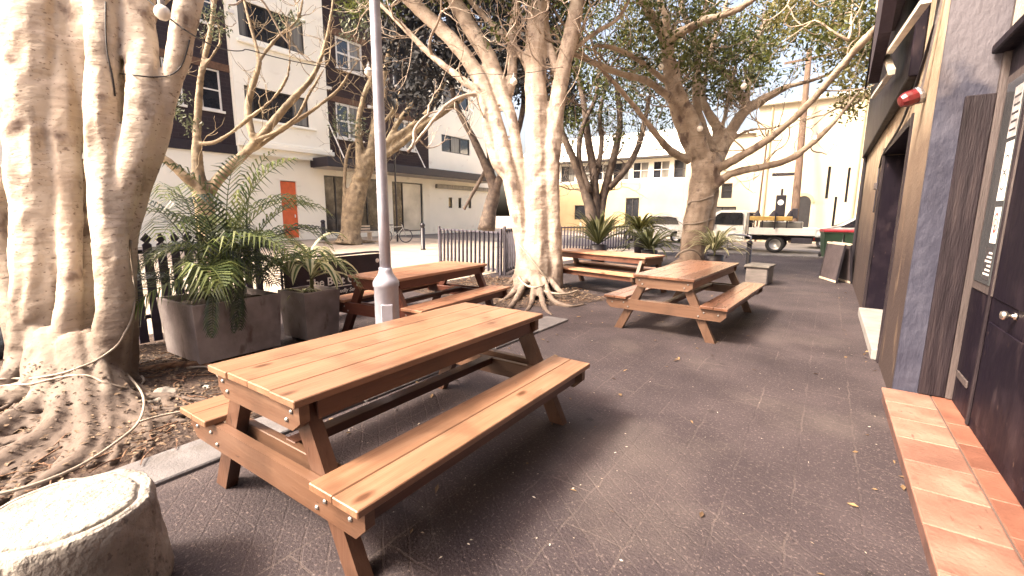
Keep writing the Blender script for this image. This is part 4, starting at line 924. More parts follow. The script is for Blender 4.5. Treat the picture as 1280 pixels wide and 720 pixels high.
for a in range(1): mb.tube([D(845,322,11.6),D(850,316,11.5),D(862,312,11.45),D(872,315,11.5),D(877,322,11.6)], [.03]*5, 7, .08)
tag(mb.build('tree_rope', m_rope, org=D(866,338,12.2), smooth=True), 'pale ropes tied round the spreading fig trunk', 'rope')

m_bulb = mat('white_globe_bulb', (.85,.82,.75), .25, var=.02, bump=0); m_cap = mat('grey_bulb_cap', (.3,.29,.3), .5, bump=0)
def lights(label, pts, bulbs, r):
    """a sagging wire between fixed points, with hanging globe bulbs"""
    P = [D(*p) for p in pts]; t = thing('string_lights', label, 'string lights', P[0], group='string lights in the trees', world=True)
    mb = MB(); full = []
    for a, b in zip(P, P[1:]):
        s = (b-a).length; full += [a.lerp(b, k/8)+Vector((0,0,-.035*s*4*(k/8)*(1-k/8))) for k in range(8)]
    full.append(P[-1]); mb.tube(full, [r]*len(full), 6); mb.build('wire', m_wire, t)
    for (x, y, d) in bulbs:
        c = D(x, y, d); q = d/F; rb = .048+.0025*d
        b = MB(); b.lathe([(0,-rb),(rb*.5,-rb*.87),(rb*.87,-rb*.5),(rb,0),(rb*.87,rb*.5),(rb*.55,rb*.84),(rb*.35,rb*.95)], c, 16); bb = b.build('bulb', m_bulb, t, smooth=True)
        b = MB(); b.lathe([(rb*.42,rb*.9),(rb*.45,rb*1.5),(rb*.2,rb*1.7),(.008,rb*2.2)], c, 10); b.build('bulb_cap', m_cap, t).parent = bb
lights('thin black festoon wire with globe bulbs running from massive fig to middle fig', [(165,-20,3.5),(232,38,3.55),(310,62,5.2),(486,88,7.0),(600,92,8.4),(700,84,8.6)], [(203,16,3.5),(461,90,6.8),(642,102,8.3)], .006)
lights('thin black festoon wire with bulbs strung through the spreading fig', [(700,84,8.6),(760,66,9.5),(826,70,10.8),(930,92,10.8),(1080,60,9.5)], [(826,84,10.8),(930,108,10.8),(875,161,11.6),(1020,173,10.6)], .006)
mb = MB(); mb.tube(surf(TR1,[(132,2),(132,30),(133,58),(136,76),(140,92),(142,104),(144,120)],3.4,.009), [.007]*7, 6, .1); mb.tube(surf(TR1,[(150,92),(168,94),(185,96),(200,96),(212,94),(222,88),(230,76),(237,50)],3.5,.015), [.006]*8, 6, .1)
tag(mb.build('black_cable', m_wire, org=D(150,60,3.4), smooth=True), 'black electrical cables draped over the upper stems of the massive fig', 'cable')
# ------------------------------------------------------------------ background buildings
m_cream = mat('cream_painted_render', (.86,.83,.72), .85, var=.05, scale=.6, bump=.1, bscale=12); overlay(m_cream, (.5,.44,.33), 'noise', .9, .62, .72, (1,1,2), .5)
m_whiter = mat('white_painted_render', (.88,.86,.76), .85, var=.04, scale=.6, bump=.1, bscale=12); overlay(m_whiter, (.58,.53,.44), 'noise', 1.1, .64, .74, (1,1,1.5), .4)
m_sand = mat('pale_sandstone_render', (.62,.54,.40), .85, var=.1, scale=.5, bump=.15, bscale=10); overlay(m_sand, (.45,.36,.24), 'noise', .8, .6, .72, (1,1,1.5), .45)
m_yel = mat('warm_yellow_render', (.55,.43,.25), .85, var=.12, scale=.6, bump=.1)
def brickmat(name, c1, c2, mo):
    m = mat(name, c1, .85, bump=.0); N, L, b = nodes(m); tc = N.new('ShaderNodeTexCoord'); sp = N.new('ShaderNodeSeparateXYZ'); cb = N.new('ShaderNodeCombineXYZ'); br = N.new('ShaderNodeTexBrick')
    L.new(tc.outputs['Object'], sp.inputs[0]); L.new(sp.outputs[1], cb.inputs[0]); L.new(sp.outputs[2], cb.inputs[1]); L.new(cb.outputs[0], br.inputs['Vector'])
    br.inputs['Scale'].default_value = 1; br.inputs['Brick Width'].default_value = .48; br.inputs['Row Height'].default_value = .17; br.inputs['Mortar Size'].default_value = .012
    br.inputs['Color1'].default_value = (*c1,1); br.inputs['Color2'].default_value = (*c2,1); br.inputs['Mortar'].default_value = (*mo,1); L.new(br.outputs['Color'], b.inputs['Base Color']); return m
m_brick = brickmat('dark_purple_brick', (.016,.010,.015), (.026,.016,.021), (.034,.026,.03))
m_brick2 = brickmat('brown_brick', (.022,.012,.014), (.036,.019,.019), (.04,.029,.03))
m_lint = mat('tan_brick_lintel', (.12,.065,.04), .8, var=.25, scale=9)
m_band = mat('dark_plum_fascia', (.014,.010,.018), .5, var=.2); m_soff = mat('pale_soffit', (.45,.41,.36), .8, var=.1)
m_wf = mat('white_window_frame', (.75,.73,.68), .5, var=.05, bump=0); m_df = mat('dark_window_frame', (.03,.028,.03), .5, bump=0)
m_pane = mat('window_glass_dark', (.02,.022,.028), .08, var=.6, scale=1.1, bump=0, spec=.8); m_curt = mat('grey_curtain_glass', (.17,.165,.15), .3, var=.5, scale=2.2, bump=0, stretch=(1,4,.2))
m_orange = mat('orange_painted_door', (.62,.12,.035), .5, var=.12, scale=5)
m_shop = mat('shop_window_glass', (.03,.025,.024), .08, scale=1.6, bump=0, c2=(.006,.006,.01), c3=(.14,.12,.10), spec=.5, detail=9)
m_shopw = mat('whited_shop_glass', (.55,.53,.46), .2, var=.3, scale=.8, bump=0)

def facade(mb, o, u, n, U0, U1, V0, V1, holes, depth=.16):
    """a wall face with real openings and reveals; u = along, z up, n = outward"""
    o, u, n = Vector(o), Vector(u), Vector(n); z = Vector((0,0,1)); us = sorted({U0, U1, *[h[0] for h in holes], *[h[1] for h in holes]}); vs = sorted({V0, V1, *[h[2] for h in holes], *[h[3] for h in holes]})
    us = [x for x in us if U0 <= x <= U1]; vs = [x for x in vs if V0 <= x <= V1]
    P = lambda a, b, d=0: o+u*a+z*b-n*d
    for a, b in zip(us, us[1:]):
        for c, d in zip(vs, vs[1:]):
            m_ = ((a+b)/2, (c+d)/2)
            if not any(h[0] < m_[0] < h[1] and h[2] < m_[1] < h[3] for h in holes): mb.add([P(a,c),P(b,c),P(b,d),P(a,d)], [(0,1,2,3)])
    for (a, b, c, d) in holes:
        for (p, q) in (((a,c),(b,c)),((b,c),(b,d)),((b,d),(a,d)),((a,d),(a,c))): mb.add([P(*p),P(*q),P(*q,depth),P(*p,depth)], [(0,1,2,3)])
    return mb
def window(par, X, y0, y1, z0, z1, mf, mp, mull=(), rails=(), inset=.10, fw_=.07, sill=None, name='window', axis='x'):
    """window in a wall facing +X at X (or facing -Y at Y=X): frame with bars, panes as sub-part"""
    mb = MB(); Xf = X-inset
    def bx(m_, a, b, c, d, t0, t1):
        if axis == 'x': m_.box(((t0+t1)/2,(a+b)/2,(c+d)/2), (abs(t1-t0),b-a,d-c))
        else: m_.box(((a+b)/2,2*X-(t0+t1)/2,(c+d)/2), (b-a,abs(t1-t0),d-c))
    e = .003
    bx(mb,y0+e,y1-e,z0+e,z0+fw_,Xf,Xf+.06); bx(mb,y0+e,y1-e,z1-fw_,z1-e,Xf,Xf+.06); bx(mb,y0+e,y0+fw_,z0+fw_,z1-fw_,Xf,Xf+.06); bx(mb,y1-fw_,y1-e,z0+fw_,z1-fw_,Xf,Xf+.06)
    for f_ in mull: yy = y0+(y1-y0)*f_; bx(mb,yy-fw_/2,yy+fw_/2,z0+fw_,z1-fw_,Xf,Xf+.058)
    for f_ in rails: zz = z0+(z1-z0)*f_; bx(mb,y0+fw_,y1-fw_,zz-fw_*.4,zz+fw_*.4,Xf,Xf+.05)
    if axis == 'x' and sill: bx(mb, y0-.08, y1+.08, z0-.1, z0-.002, X+.002, X+.09)
    wn = mb.build(name, mf, par)
    cuts = [0]+sorted(mull)+[1]
    for i, (a, b) in enumerate(zip(cuts, cuts[1:])):
        q = MB(); bx(q, y0+(y1-y0)*a+.01, y0+(y1-y0)*b-.01, z0+.01, z1-.01, Xf-.03, Xf-.001 if False else Xf+.012); q.build('pane', mp[i % len(mp)] if isinstance(mp, (list, tuple)) else mp, par).parent = wn
    return wn
BX = -23.8
fl = thing('apartment_building', 'dark brick and white apartment building with plum canopy and an orange door', 'building', (BX,12,0), world=True)
ox = (BX,0,0); uy = (0,1,0); nx = (1,0,0)
wA = [(9.1,10.0,6.1,8.0),(9.35,10.28,9.9,11.8),(5.5,6.6,6.1,8.0)]; hA = [(9.45,10.30,6.15,7.95),(8.05,8.75,6.15,7.95),(9.45,10.30,9.9,11.7),(4.5,5.6,6.1,7.9)]
hC = [(16.3,18.05,5.8,7.75),(16.5,18.3,9.65,11.35),(20.6,22.4,5.7,7.6),(20.6,22.4,9.6,11.3)]
mb = MB(); facade(mb, ox, uy, nx, -12, 10.75, 4.6, 13.5, hA); mb.build('brick_wall', m_brick, fl)
mb = MB(); facade(mb, ox, uy, nx, 15.6, 23.6, 4.5, 13.5, hC); mb.build('brick_wall', m_brick2, fl)
# white bay, a little proud
hB = [(11.2,14.45,6.02,7.5),(11.2,14.45,9.7,11.3)]
mb = MB(); facade(mb, (BX+.3,0,0), uy, nx, 10.75, 15.6, 4.3, 13.9, hB, .2)
mb.box((BX+.14,10.76,9.1), (.318,.02,9.58)); mb.box((BX+.14,15.59,9.1), (.318,.02,9.58)); mb.build('white_bay', m_whiter, fl)
for c_, d_ in (((BX+.40,13.2,4.75),(.2,5.1,.22)), ((BX+.36,13.2,4.93),(.1,4.95,.12)), ((BX+.36,13.0,9.45),(.12,3.9,.14)), ((BX+.36,12.95,5.92),(.12,3.7,.1))): MB().box(c_, d_, bev=.02).build('moulding', m_whiter, fl)
hG = [(12.75,13.65,.12,3.15),(15.3,16.75,.35,3.6),(17.35,19.15,.35,3.6),(20.2,22.95,.25,3.55)]
mb = MB(); facade(mb, ox, uy, nx, -12, 23.6, 0, 4.6, hG, .25); mb.build('ground_floor_wall', m_cream, fl)
mb = MB(); mb.box((BX-6.3,5.8,6.75), (12,35.4,13.4)); mb.build('wall', m_cream, fl)
mb = MB(); mb.box((BX+.04,1.3,4.45), (.09,19,.42)); mb.build('fascia', m_band, fl)
for (a, b, c, d) in hA:
    window(fl, BX, a, b, c, d, m_wf, m_pane, (), (.5,), sill=True)
    mb = MB(); mb.box((BX+.012,(a+b)/2,d+.17), (.03,b-a+.9,.32)); mb.build('lintel', m_lint, fl)
for (a, b, c, d) in hC:
    window(fl, BX, a, b, c, d, m_wf, [m_pane, m_curt], (.5,), (.5,), sill=True, fw_=.12)
    mb = MB(); mb.box((BX+.012,(a+b)/2,d+.17), (.03,b-a+.7,.32)); mb.build('lintel', m_lint, fl)
for (a, b, c, d) in hB: window(fl, BX+.3, a, b, c, d, m_df, [m_curt, m_pane, m_pane, m_curt], (.12,.42,.74), (), fw_=.06, inset=.14)
dr2 = MB().box((BX-.14,13.2,1.62), (.06,.88,2.98), bev=.01).build('orange_door', m_orange, fl); MB().box((BX-.10,13.5,1.3), (.05,.05,.16)).build('handle', m_wf, fl).parent = dr2
window(fl, BX, 15.3,16.75,.35,3.6, m_df, m_shop, (.52,), (), inset=.16); window(fl, BX, 17.35,19.15,.35,3.6, m_df, m_shop, (.5,), (), inset=.16); window(fl, BX, 20.2,22.95,.25,3.55, m_df, [m_shop, m_shopw], (.35,), (), inset=.16)
mb = MB(); mb.box((BX+.85,21.9,4.2), (1.66,14.8,.5), bev=.02); cn = mb.build('canopy', m_band, fl); mb = MB(); mb.box((BX+.84,21.9,3.93), (1.5,14.6,.035)); mb.build('soffit', m_soff, fl).parent = cn
for y in (15.6,21.7): MB().bar((BX+.02,y,6.9),(BX+1.6,y+.0,4.4),.05,.05).build('canopy_stay', m_wf, fl)
for y, z in ((15.85,8.4),(18.7,7.9),(10.9,10.6)): MB().box((BX+(.32 if y < 12 else .06),y,z), (.1,.4 if y > 12 else .25,.16)).build('wall_vent', m_wf, fl)
MB().box((BX-6,5.8,13.7), (12.6,36,.3)).build('roof', m_roofd, fl)
# white building beyond it
wbld = thing('white_building', 'plain white rendered building beyond the far end of the plum canopy', 'building', (BX,27,0), world=True)
hD = [(24.95,28.1,6.0,7.2),(25.6,26.0,1.9,2.7),(26.7,27.05,1.9,2.7),(27.9,28.25,1.9,2.7)]
mb = MB(); facade(mb, (BX,0,0), uy, nx, 23.6, 31, 0, 12.4, hD+[(25.2,28.0,9.3,10.7)]); mb.build('wall', m_whiter, wbld); MB().box((BX-6.3,27.3,6.1), (12,7.38,12.18)).build('wall', m_whiter, wbld)
window(wbld, BX, 25.2,28.0,9.3,10.7, m_df, [m_curt, m_pane], (.5,)); window(wbld, BX, *hD[0], m_df, [m_pane, m_curt], (.33,.66)); 
for h in hD[1:]: window(wbld, BX, *h, m_df, m_pane)
MB().box((BX+.1,27.5,3.45), (.25,6.6,.3)).build('shop_fascia', m_curt, wbld); MB().box((BX-6,27.3,12.5), (12.5,7.5,.2)).build('roof', m_roofd, wbld)
# yellow and cream building across the street, with a window band under a pale roof
YB = 38.
yb = thing('cream_building', 'cream street building with a band of windows under a pale sloping roof', 'building', (-14,YB,0), world=True)
hy = [(-21+1.72*i, -21+1.72*i+1.4, 4.45, 5.85) for i in range(7)]; hy2 = [(-14.6,-13.4,.1,2.9),(-19.5,-16.6,1.0,2.3)]
mb = MB(); facade(mb, (0,YB,0), (1,0,0), (0,-1,0), -26, -8.6, 0, 4.2, hy2); mb.build('wall', m_yel, yb); mb = MB(); facade(mb, (0,YB,0), (1,0,0), (0,-1,0), -26, -8.6, 4.2, 6.2, hy); mb.build('upper_wall', m_cream, yb)
MB().box((-17.3,YB+4.3,3.1), (17.3,8,6.15)).build('wall', m_cream, yb)
for i, h in enumerate(hy): window(yb, YB, *h, m_wf if i % 3 else m_df, [m_pane, m_curt], (.5,), (.5,), axis='y')
for h in hy2: window(yb, YB, *h, m_df, m_pane, (.5,), axis='y')
mb = MB(); mb.prism([(-.7,6.2),(4.2,9.0),(9,6.2)], (17.8,0,0), (-26.2,YB,0), (0,1,0)); mb.build('roof', m_whiter, yb); MB().box((-17.3,YB-.35,6.12), (17.6,.66,.14)).build('eaves', m_df, yb)
# pale stone hall at the end of the walkway
ZY = 30.
hall = thing('stone_hall', 'tall blank pale sandstone hall with a small arched doorway at the end of the walkway', 'building', (-2,ZY,0), world=True)
ha = [(-1.62,-.92,.02,2.2),(-2.55,-2.1,1.0,2.6),(-.32,-.18,2.4,4.1),(.12,.24,.9,2.5),(.55,.67,2.2,4.0),(-5.6,-5.0,2.5,3.4)]
mb = MB(); facade(mb, (0,ZY,0), (1,0,0), (0,-1,0), -3.9, 7, 0, 7.6, ha[:5], .3); mb.build('wall', m_sand, hall)
mb = MB(); facade(mb, (0,ZY+.4,0), (1,0,0), (0,-1,0), -7.8, -3.9, 0, 6.2, [ha[5],(-7.3,-4.7,.9,2.0)], .25); mb.build('wall', m_sand, hall)
MB().box((1.55,ZY+5.4,3.79), (10.9,10.2,7.58)).build('wall', m_sand, hall); MB().box((-5.86,ZY+5.8,3.09), (3.9,10.2,6.18)).build('wall', m_sand, hall)
MB().box((1.55,ZY-.05,7.68), (11.1,.5,.2), bev=.03).build('parapet', m_whiter, hall); MB().box((-5.9,ZY+.4,6.28), (4,.4,.16), bev=.02).build('parapet', m_whiter, hall)
mb = MB(); n = 10; r_ = .35; cxx = -1.27; poly = [(cxx-r_,.02),(cxx+r_,.02)]+[(cxx+r_*math.cos(PI*k/n), 2.2+r_*1.05*math.sin(PI*k/n)) for k in range(n+1)]
mb.prism(poly, (0,.03,0), (0,ZY-.012,0)); ad_ = mb.build('arched_door', m_df, hall); mb = MB()
for k in range(n): a, b = PI*k/n, PI*(k+1)/n; mb.prism([(cxx+r_*math.cos(a),2.2+r_*1.05*math.sin(a)),(cxx+(r_+.16)*math.cos(a),2.2+(r_+.16)*1.05*math.sin(a)),(cxx+(r_+.16)*math.cos(b),2.2+(r_+.16)*1.05*math.sin(b)),(cxx+r_*math.cos(b),2.2+r_*1.05*math.sin(b))], (0,.06,0), (0,ZY-.05,0))
mb.build('arch_moulding', m_yel, hall)
for h in ha[1:5]: window(hall, ZY, *h, m_df, m_pane, axis='y', fw_=.03)
window(hall, ZY+.4, *ha[5], m_df, m_pane, (), (.5,), axis='y'); window(hall, ZY+.4, -7.3,-4.7,.9,2.0, m_df, m_curt, (.35,.7), axis='y')
for x in (.95,-3.2): mb = MB(); mb.tube([(x,ZY-.06,0),(x,ZY-.06,7.5)], [.05,.05], 8); mb.build('downpipe', m_yel, hall)

# ------------------------------------------------------------------ street furniture
def bollard(label, p, h, r):
    t = thing('bollard', label, 'bollard', p, group='dark street bollards'); mb = MB(); mb.lathe([(r*1.15,0),(r*1.15,.04),(r,.05),(r,h*.82)], seg=18); mb.build('post', m_dark, t, smooth=True)
    mb = MB(); mb.lathe([(r*.85,h*.82),(r*.85,h*.86),(r*1.1,h*.88),(r*1.1,h*.94),(r*.6,h),(0,h)], seg=18); mb.build('cap', m_dark, t, smooth=True)
bollard('black bollard standing just behind the low timber box on the walkway', D(935,328,12.6)*1-Vector((0,0,D(935,328,12.6).z)), .80, .07)
bollard('dark bollard in front of the whited shop window beyond the iron fence', G(529,312), 1.1, .09)
bollard('dark bollard beside the wall between orange door and shop window', G(405,300), 1.1, .11)
# low box with lid
m_boxw = mat('grey_weathered_box_timber', (.12,.105,.10), .8, var=.25, scale=5, stretch=(1,1,6)); m_lid = mat('mossy_grey_lid', (.11,.10,.09), .8, var=.35, scale=6)
bx_ = thing('timber_box', 'low grey box with overhanging lid at the far end of the lone table', 'box', G(948,354), rad(-5))
MB().box((0,0,.2),(.42,.62,.36),bev=.01).build('body', m_boxw, bx_); MB().box((0,0,.40),(.50,.70,.05),bev=.012).build('lid', m_lid, bx_); MB().box((.215,0,.2),(.015,.6,.36)).build('side_panel', m_dark, bx_)
# steel hoop rail
mb = MB(); q = [G(908,322), G(936,326)]; mb.tube([q[0],q[0]+Vector((0,0,.7)),q[0]+Vector((.06,.02,.82)),q[1]+Vector((-.08,0,.82)),q[1]+Vector((0,0,.7)),q[1]],[.03]*6,8,.08); tag(mb.build('hoop_rail', m_steel, org=q[0], smooth=True), 'bare steel hoop rail between striped plant and black bollard', 'rail')
# chalkboard A-frame
af = thing('a_frame_sign', 'dark blank A frame board with pale edges leaning near the pub wall', 'sign board', (.24,12.75,0), rad(-68))
m_edge = mat('pale_timber_edge', (.55,.46,.36), .6, var=.15); m_board = mat('brown_black_board', (.07,.055,.06), .6, var=.25)
for s in (-1, 1):
    R_ = Euler((rad(s*6),0,0)).to_matrix(); c = Vector((0,s*.10,.45))
    pn = MB().box(c,(.80,.02,.80),R_).build('board', m_board, af); fr = MB()
    for (dx, dz, w_1, w_2) in ((0,.42,.86,.045),(0,-.42,.86,.045)): fr.box(c+R_@Vector((dx,0,dz)),(w_1,.035,w_2),R_)
    fr.build('edge', m_edge, af); 
    for dx in (-.42,.42): MB().box(c+R_@Vector((dx,0,-.015)),(.04,.034,.86),R_).build('side_frame', m_dark, af)
# wheelie bins
m_bin = mat('dark_green_bin_plastic', (.035,.075,.045), .5, var=.15, scale=4, bump=.05); m_lidr = mat('red_bin_lid_plastic', (.40,.03,.035), .45, var=.12)
def bin_(label, p, rz):
    t = thing('wheelie_bin', label, 'wheelie bin', p, rz, 'wheelie bins by the pub wall')
    mb = MB(); a, b = (.21,.25), (.28,.33); vs = [(-a[0],-a[1],.06),(a[0],-a[1],.06),(a[0],a[1],.06),(-a[0],a[1],.06),(-b[0],-b[1],.93),(b[0],-b[1],.93),(b[0],b[1],.93),(-b[0],b[1],.93)]
    mb.add(vs,[(3,2,1,0),(4,5,6,7),(0,1,5,4),(1,2,6,5),(2,3,7,6),(3,0,4,7)]); mb.box((0,0,.91),(.6,.7,.05),bev=.01); mb.build('body', m_bin, t)
    mb = MB(); mb.prism([(-.36,.94),(.36,.94),(.36,.97),(.2,1.03),(-.25,1.03),(-.36,.98)],(.62,0,0),(-.31,0,0),(0,1,0)); mb.build('lid', m_lidr, t)
    for s in (-1,1): mb = MB(); mb.lathe([(.0,-.025),(.1,-.025),(.1,.025),(0,.025)],(s*.24,.24,.1),16,Euler((0,rad(90),0)).to_matrix()); mb.build('wheel', m_dark, t)
    mb = MB(); mb.tube([(-.2,.34,.95),(-.2,.4,.97),(.2,.4,.97),(.2,.34,.95)],[.016]*4,8); mb.build('handle', m_lidr, t)
bin_('green wheelie bin with red lid, farther out from the pub wall', G(1036,323), rad(12)); bin_('green wheelie bin with red lid, pressed close to the pub wall', G(1036,323)+Vector((.62,.1,0)), rad(4))
# poles
m_wood = mat('dark_pole_timber', (.13,.085,.06), .85, var=.35, scale=3, stretch=(5,5,.5), bump=.4)
pp = thing('power_pole', 'tall leaning timber power pole with crossarm in front of the stone hall', 'power pole', D(990,303,23.5)*1, world=True)
b0 = Vector(pp['_o']); tp_ = D(1012,62,(b0-EYE).dot(fw)+.1)
mb = MB(); mb.tube([b0,b0.lerp(tp_,.5),tp_],[.20,.165,.13],14); mb.build('pole', m_wood, pp, smooth=True); MB().bar(tp_+Vector((-1.1,0,-.5)),tp_+Vector((1.1,0,-.4)),.1,.1).build('crossarm', m_wood, pp)
c = D(979,218,23.25); MB().box(c,(1.0,.04,.16)).build('street_sign', m_dark, pp); MB().box(b0.lerp(tp_,.15)+Vector((.02,-.21,0)),(.28,.12,.5),bev=.02).build('meter_box', m_dark, pp)
p2 = D(944,302,23.5); mb = MB(); t_ = thing('sign_pole', 'slim bare metal pole rising behind the loaded white truck', 'pole', p2*1); mb.tube([(0,0,0),(.05,0,3),(.12,0,5.6)],[.05,.045,.04],10); mb.build('pole', m_wood, t_)
p3 = D(971,305,22); t_ = thing('signal_box', 'dark signal box with a round white face on a thin post behind the truck', 'signal box', p3*1); mb = MB(); mb.tube([(0,0,0),(0,0,2.65)],[.05,.05],10); mb.build('post', m_dark, t_); MB().box((0,-.1,1.85),(.42,.2,1.0),bev=.03).build('box', m_dark, t_); mb = MB(); mb.lathe([(0,0),(.13,0),(.13,.012),(0,.012)],(0,-.205,2.0),16,Matrix(((1,0,0),(0,0,-1),(0,1,0)))); mb.build('face', m_white, t_)
mb = MB(); q = G(497,302); t_ = thing('sign_pole', 'thin dark pole with the bicycle leaning on it beyond the banner', 'pole', q); mb.tube([(0,0,0),(0,0,2),(0,0,4.9)],[.05,.045,.04],8); mb.build('pole', m_dark, t_)
# ------------------------------------------------------------------ bicycle
m_bike = mat('pale_bicycle_paint', (.55,.53,.48), .4, bump=0)
def torus(mb, c, R, r, ax): 
    pts = [c+ax@Vector((R*math.cos(a), R*math.sin(a), 0)) for a in [2*PI*k/28 for k in range(29)]]; mb.tube(pts, [r]*29, 6, None, 0, False)
bk = thing('bicycle', 'pale bicycle parked against the thin dark pole beyond the iron fence', 'bicycle', G(490,303)+Vector((.3,0,0)), rad(62))
V = Matrix(((1,0,0),(0,0,-1),(0,1,0)))
for x in (-.52,.52):
    mb = MB(); torus(mb, Vector((x,0,.34)), .33, .018, V); ty = mb.build('tyre', m_dark, bk); mb = MB(); torus(mb, Vector((x,0,.34)), .305, .009, V)
    for k in range(8): a = k*PI/4; mb.bar((x,0,.34),(x+.3*math.cos(a),0,.34+.3*math.sin(a)),.004,.004)
    mb.build('rim', m_steel, bk).parent = ty
mb = MB()
for a, b in (((-.52,0,.34),(-.05,0,.32)),((-.52,0,.34),(-.2,0,.78)),((-.05,0,.32),(-.22,0,.86)),((-.05,0,.32),(.36,0,.72)),((-.2,0,.78),(.34,0,.82)),((.33,0,.92),(.52,0,.34))): mb.tube([a,b],[.018,.018],8)
mb.build('frame', m_bike, bk, smooth=True); mb = MB(); mb.tube([(.30,-.28,1.0),(.34,-.1,1.02),(.33,0,.95),(.34,.1,1.02),(.30,.28,1.0)],[.014]*5,8,.05); mb.build('handlebar', m_dark, bk); MB().box((-.23,0,.9),(.26,.13,.05),bev=.02).build('saddle', m_dark, bk)
mb = MB(); torus(mb, Vector((-.05,0,.32)), .09, .012, V); mb.build('chainring', m_steel, bk)
# slatted bench by the far wall
fb_ = thing('slatted_bench', 'small pale slatted bench against the shop front near the bicycle', 'bench', G(450,300), rad(90)); mb = MB()
for z in (.45,.6,.75): mb.box((0,.2,z),(1.7,.03,.09))
mb.build('backrest', m_edge, fb_); mb = MB()
for y in (-.1,.0,.1): mb.box((0,y,.42),(1.7,.08,.03))
mb.build('seat', m_edge, fb_)
for x in (-.7,.7): MB().box((x,.05,.2),(.06,.35,.4)).build('leg', m_edge, fb_)

# ------------------------------------------------------------------ vehicles
m_wht = mat('white_vehicle_paint', (.78,.77,.73), .3, var=.03, bump=0, coat=.4); m_tyre = mat('tyre_rubber', (.02,.019,.022), .8, bump=.1); m_hub = mat('steel_wheel_rim', (.55,.54,.52), .35, metal=.6, bump=0); m_tray = mat('dark_tray_underside', (.03,.025,.035), .7)
m_lamp = mat('red_lamp_lens', (.5,.04,.03), .25, bump=0)
def wheel(par, x, y, r, wd, s):
    A = Matrix(((1,0,0),(0,0,-s),(0,1,0)))   # disc axis along y, face outward
    mb = MB(); mb.lathe([(r*.62,0),(r*.94,0),(r,.04),(r,wd-.04),(r*.94,wd),(r*.62,wd),(r*.58,wd*.85),(r*.58,.1),(r*.62,0)], (x,y,r), 28, A.transposed() if False else A); ty = mb.build('tyre', m_tyre, par, smooth=True)
    mb = MB(); mb.lathe([(0,wd*.80),(r*.16,wd*.86),(r*.2,wd*.78),(r*.42,wd*.70),(r*.5,wd*.88),(r*.6,wd*.92),(r*.62,wd*.95),(r*.64,wd*.9)], (x,y,r), 28, A); o = mb.build('rim', m_hub, par, smooth=True); o.parent = ty
    mb = MB(); mb.lathe([(0,wd*.9),(r*.13,wd*.89),(r*.15,wd*.8)], (x,y,r), 16, A); mb.build('hub', m_dark, par).parent = ty
    return ty
def body_shell(mb, prof, y0, y1, tum=.0, zt=1.0):
    """side profile (x,z) given width y0..y1, leaning in above zt"""
    n = len(prof); L_ = [(x, y0+max(0,z-zt)*tum, z) for x, z in prof]; R_ = [(x, y1-max(0,z-zt)*tum, z) for x, z in prof]
    mb.add(L_+R_, [tuple(range(n)), tuple(range(2*n-1,n-1,-1))]+[(i,i+n,(i+1)%n+n,(i+1)%n) for i in range(n)])
# the truck drives to the left (-X); origin under the rear axle on the near side
tk = thing('flatbed_truck', 'white flatbed work truck loaded with tools, parked across the end of the walkway', 'truck', (-1.71,20.9,0), rad(1))
wheel(tk, 0, .24, .345, .22, 1); wheel(tk, 0, 1.62, .345, .22, -1); wheel(tk, -2.95, .24, .345, .22, 1); wheel(tk, -2.95, 1.62, .345, .22, -1)
mb = MB(); body_shell(mb, [(-1.12,.45),(-1.12,1.60),(-1.22,1.70),(-2.1,1.70),(-2.28,1.62),(-2.72,1.08),(-3.75,.98),(-3.82,.85),(-3.85,.45),(-3.35,.42),(-3.25,.68),(-2.95,.78),(-2.65,.68),(-2.55,.42)], .04, 1.74, .18, 1.0); cb_ = mb.build('cab', m_wht, tk)
mb = MB(); mb.prism([(-1.22,1.1),(-1.24,1.56),(-1.3,1.6),(-2.08,1.6),(-2.24,1.5),(-2.5,1.1)], (0,.02,0), (0,.062,0)); wn_ = mb.build('window', m_pane, tk); wn_.rotation_euler.x = 0; 
mb = MB(); mb.prism([(-1.2,1.12),(-1.21,1.6),(-1.3,1.63),(-2.1,1.63),(-2.3,1.5),(-2.6,1.1)], (0,.02,0), (0,.038,0)); mb.build('window_trim', m_wht, tk) if False else None
MB().box((-1.55,.034,.92),(.16,.02,.04)).build('door_handle', m_dark, tk); MB().box((-2.38,-.06,1.17),(.1,.16,.2),bev=.02).build('mirror', m_dark, tk)
MB().box((-1.18,.032,.8),(.012,.012,.62)).build('door_seam', m_dark, tk)
MB().box((.15,.86,.72),(2.34,1.86,.05)).build('tray_floor', m_tray, tk)
MB().box((.18,-.085,.86),(2.3,.03,.28),bev=.006).build('drop_side', m_wht, tk); MB().box((.18,1.80,.86),(2.3,.03,.28),bev=.006).build('drop_side', m_wht, tk); MB().box((1.35,.86,.86),(.03,1.8,.28),bev=.006).build('tailgate', m_wht, tk)
MB().box((0,.86,.56),(3.4,.9,.16)).build('chassis', m_tray, tk); mb = MB(); mb.prism([(-.5,.66),(-.42,.76),(.42,.76),(.5,.66),(.46,.66),(.38,.72),(-.38,.72),(-.46,.66)],(0,.3,0),(0,.06,0)); mb.build('mudguard', m_tray, tk)
MB().box((.9,.1,.52),(.7,.3,.22),bev=.02).build('under_box', m_tray, tk); MB().box((1.3,.2,.6),(.06,.25,.1)).build('tail_lamp', m_lamp, tk)
mb = MB()
for y in (.0,.5,1.0,1.72): mb.bar((-.98,y,.74),(-.98,y,1.58),.05,.05)
mb.bar((-.98,-.02,1.58),(-.98,1.74,1.58),.06,.06); mb.bar((-.98,-.02,1.2),(-.98,1.74,1.2),.04,.04)
for x in (-.5,.35): mb.bar((x,-.05,1.0),(x,-.05,1.42),.05,.05); mb.bar((x,1.75,1.0),(x,1.75,1.42),.05,.05)
mb.build('rack', m_tray, tk)
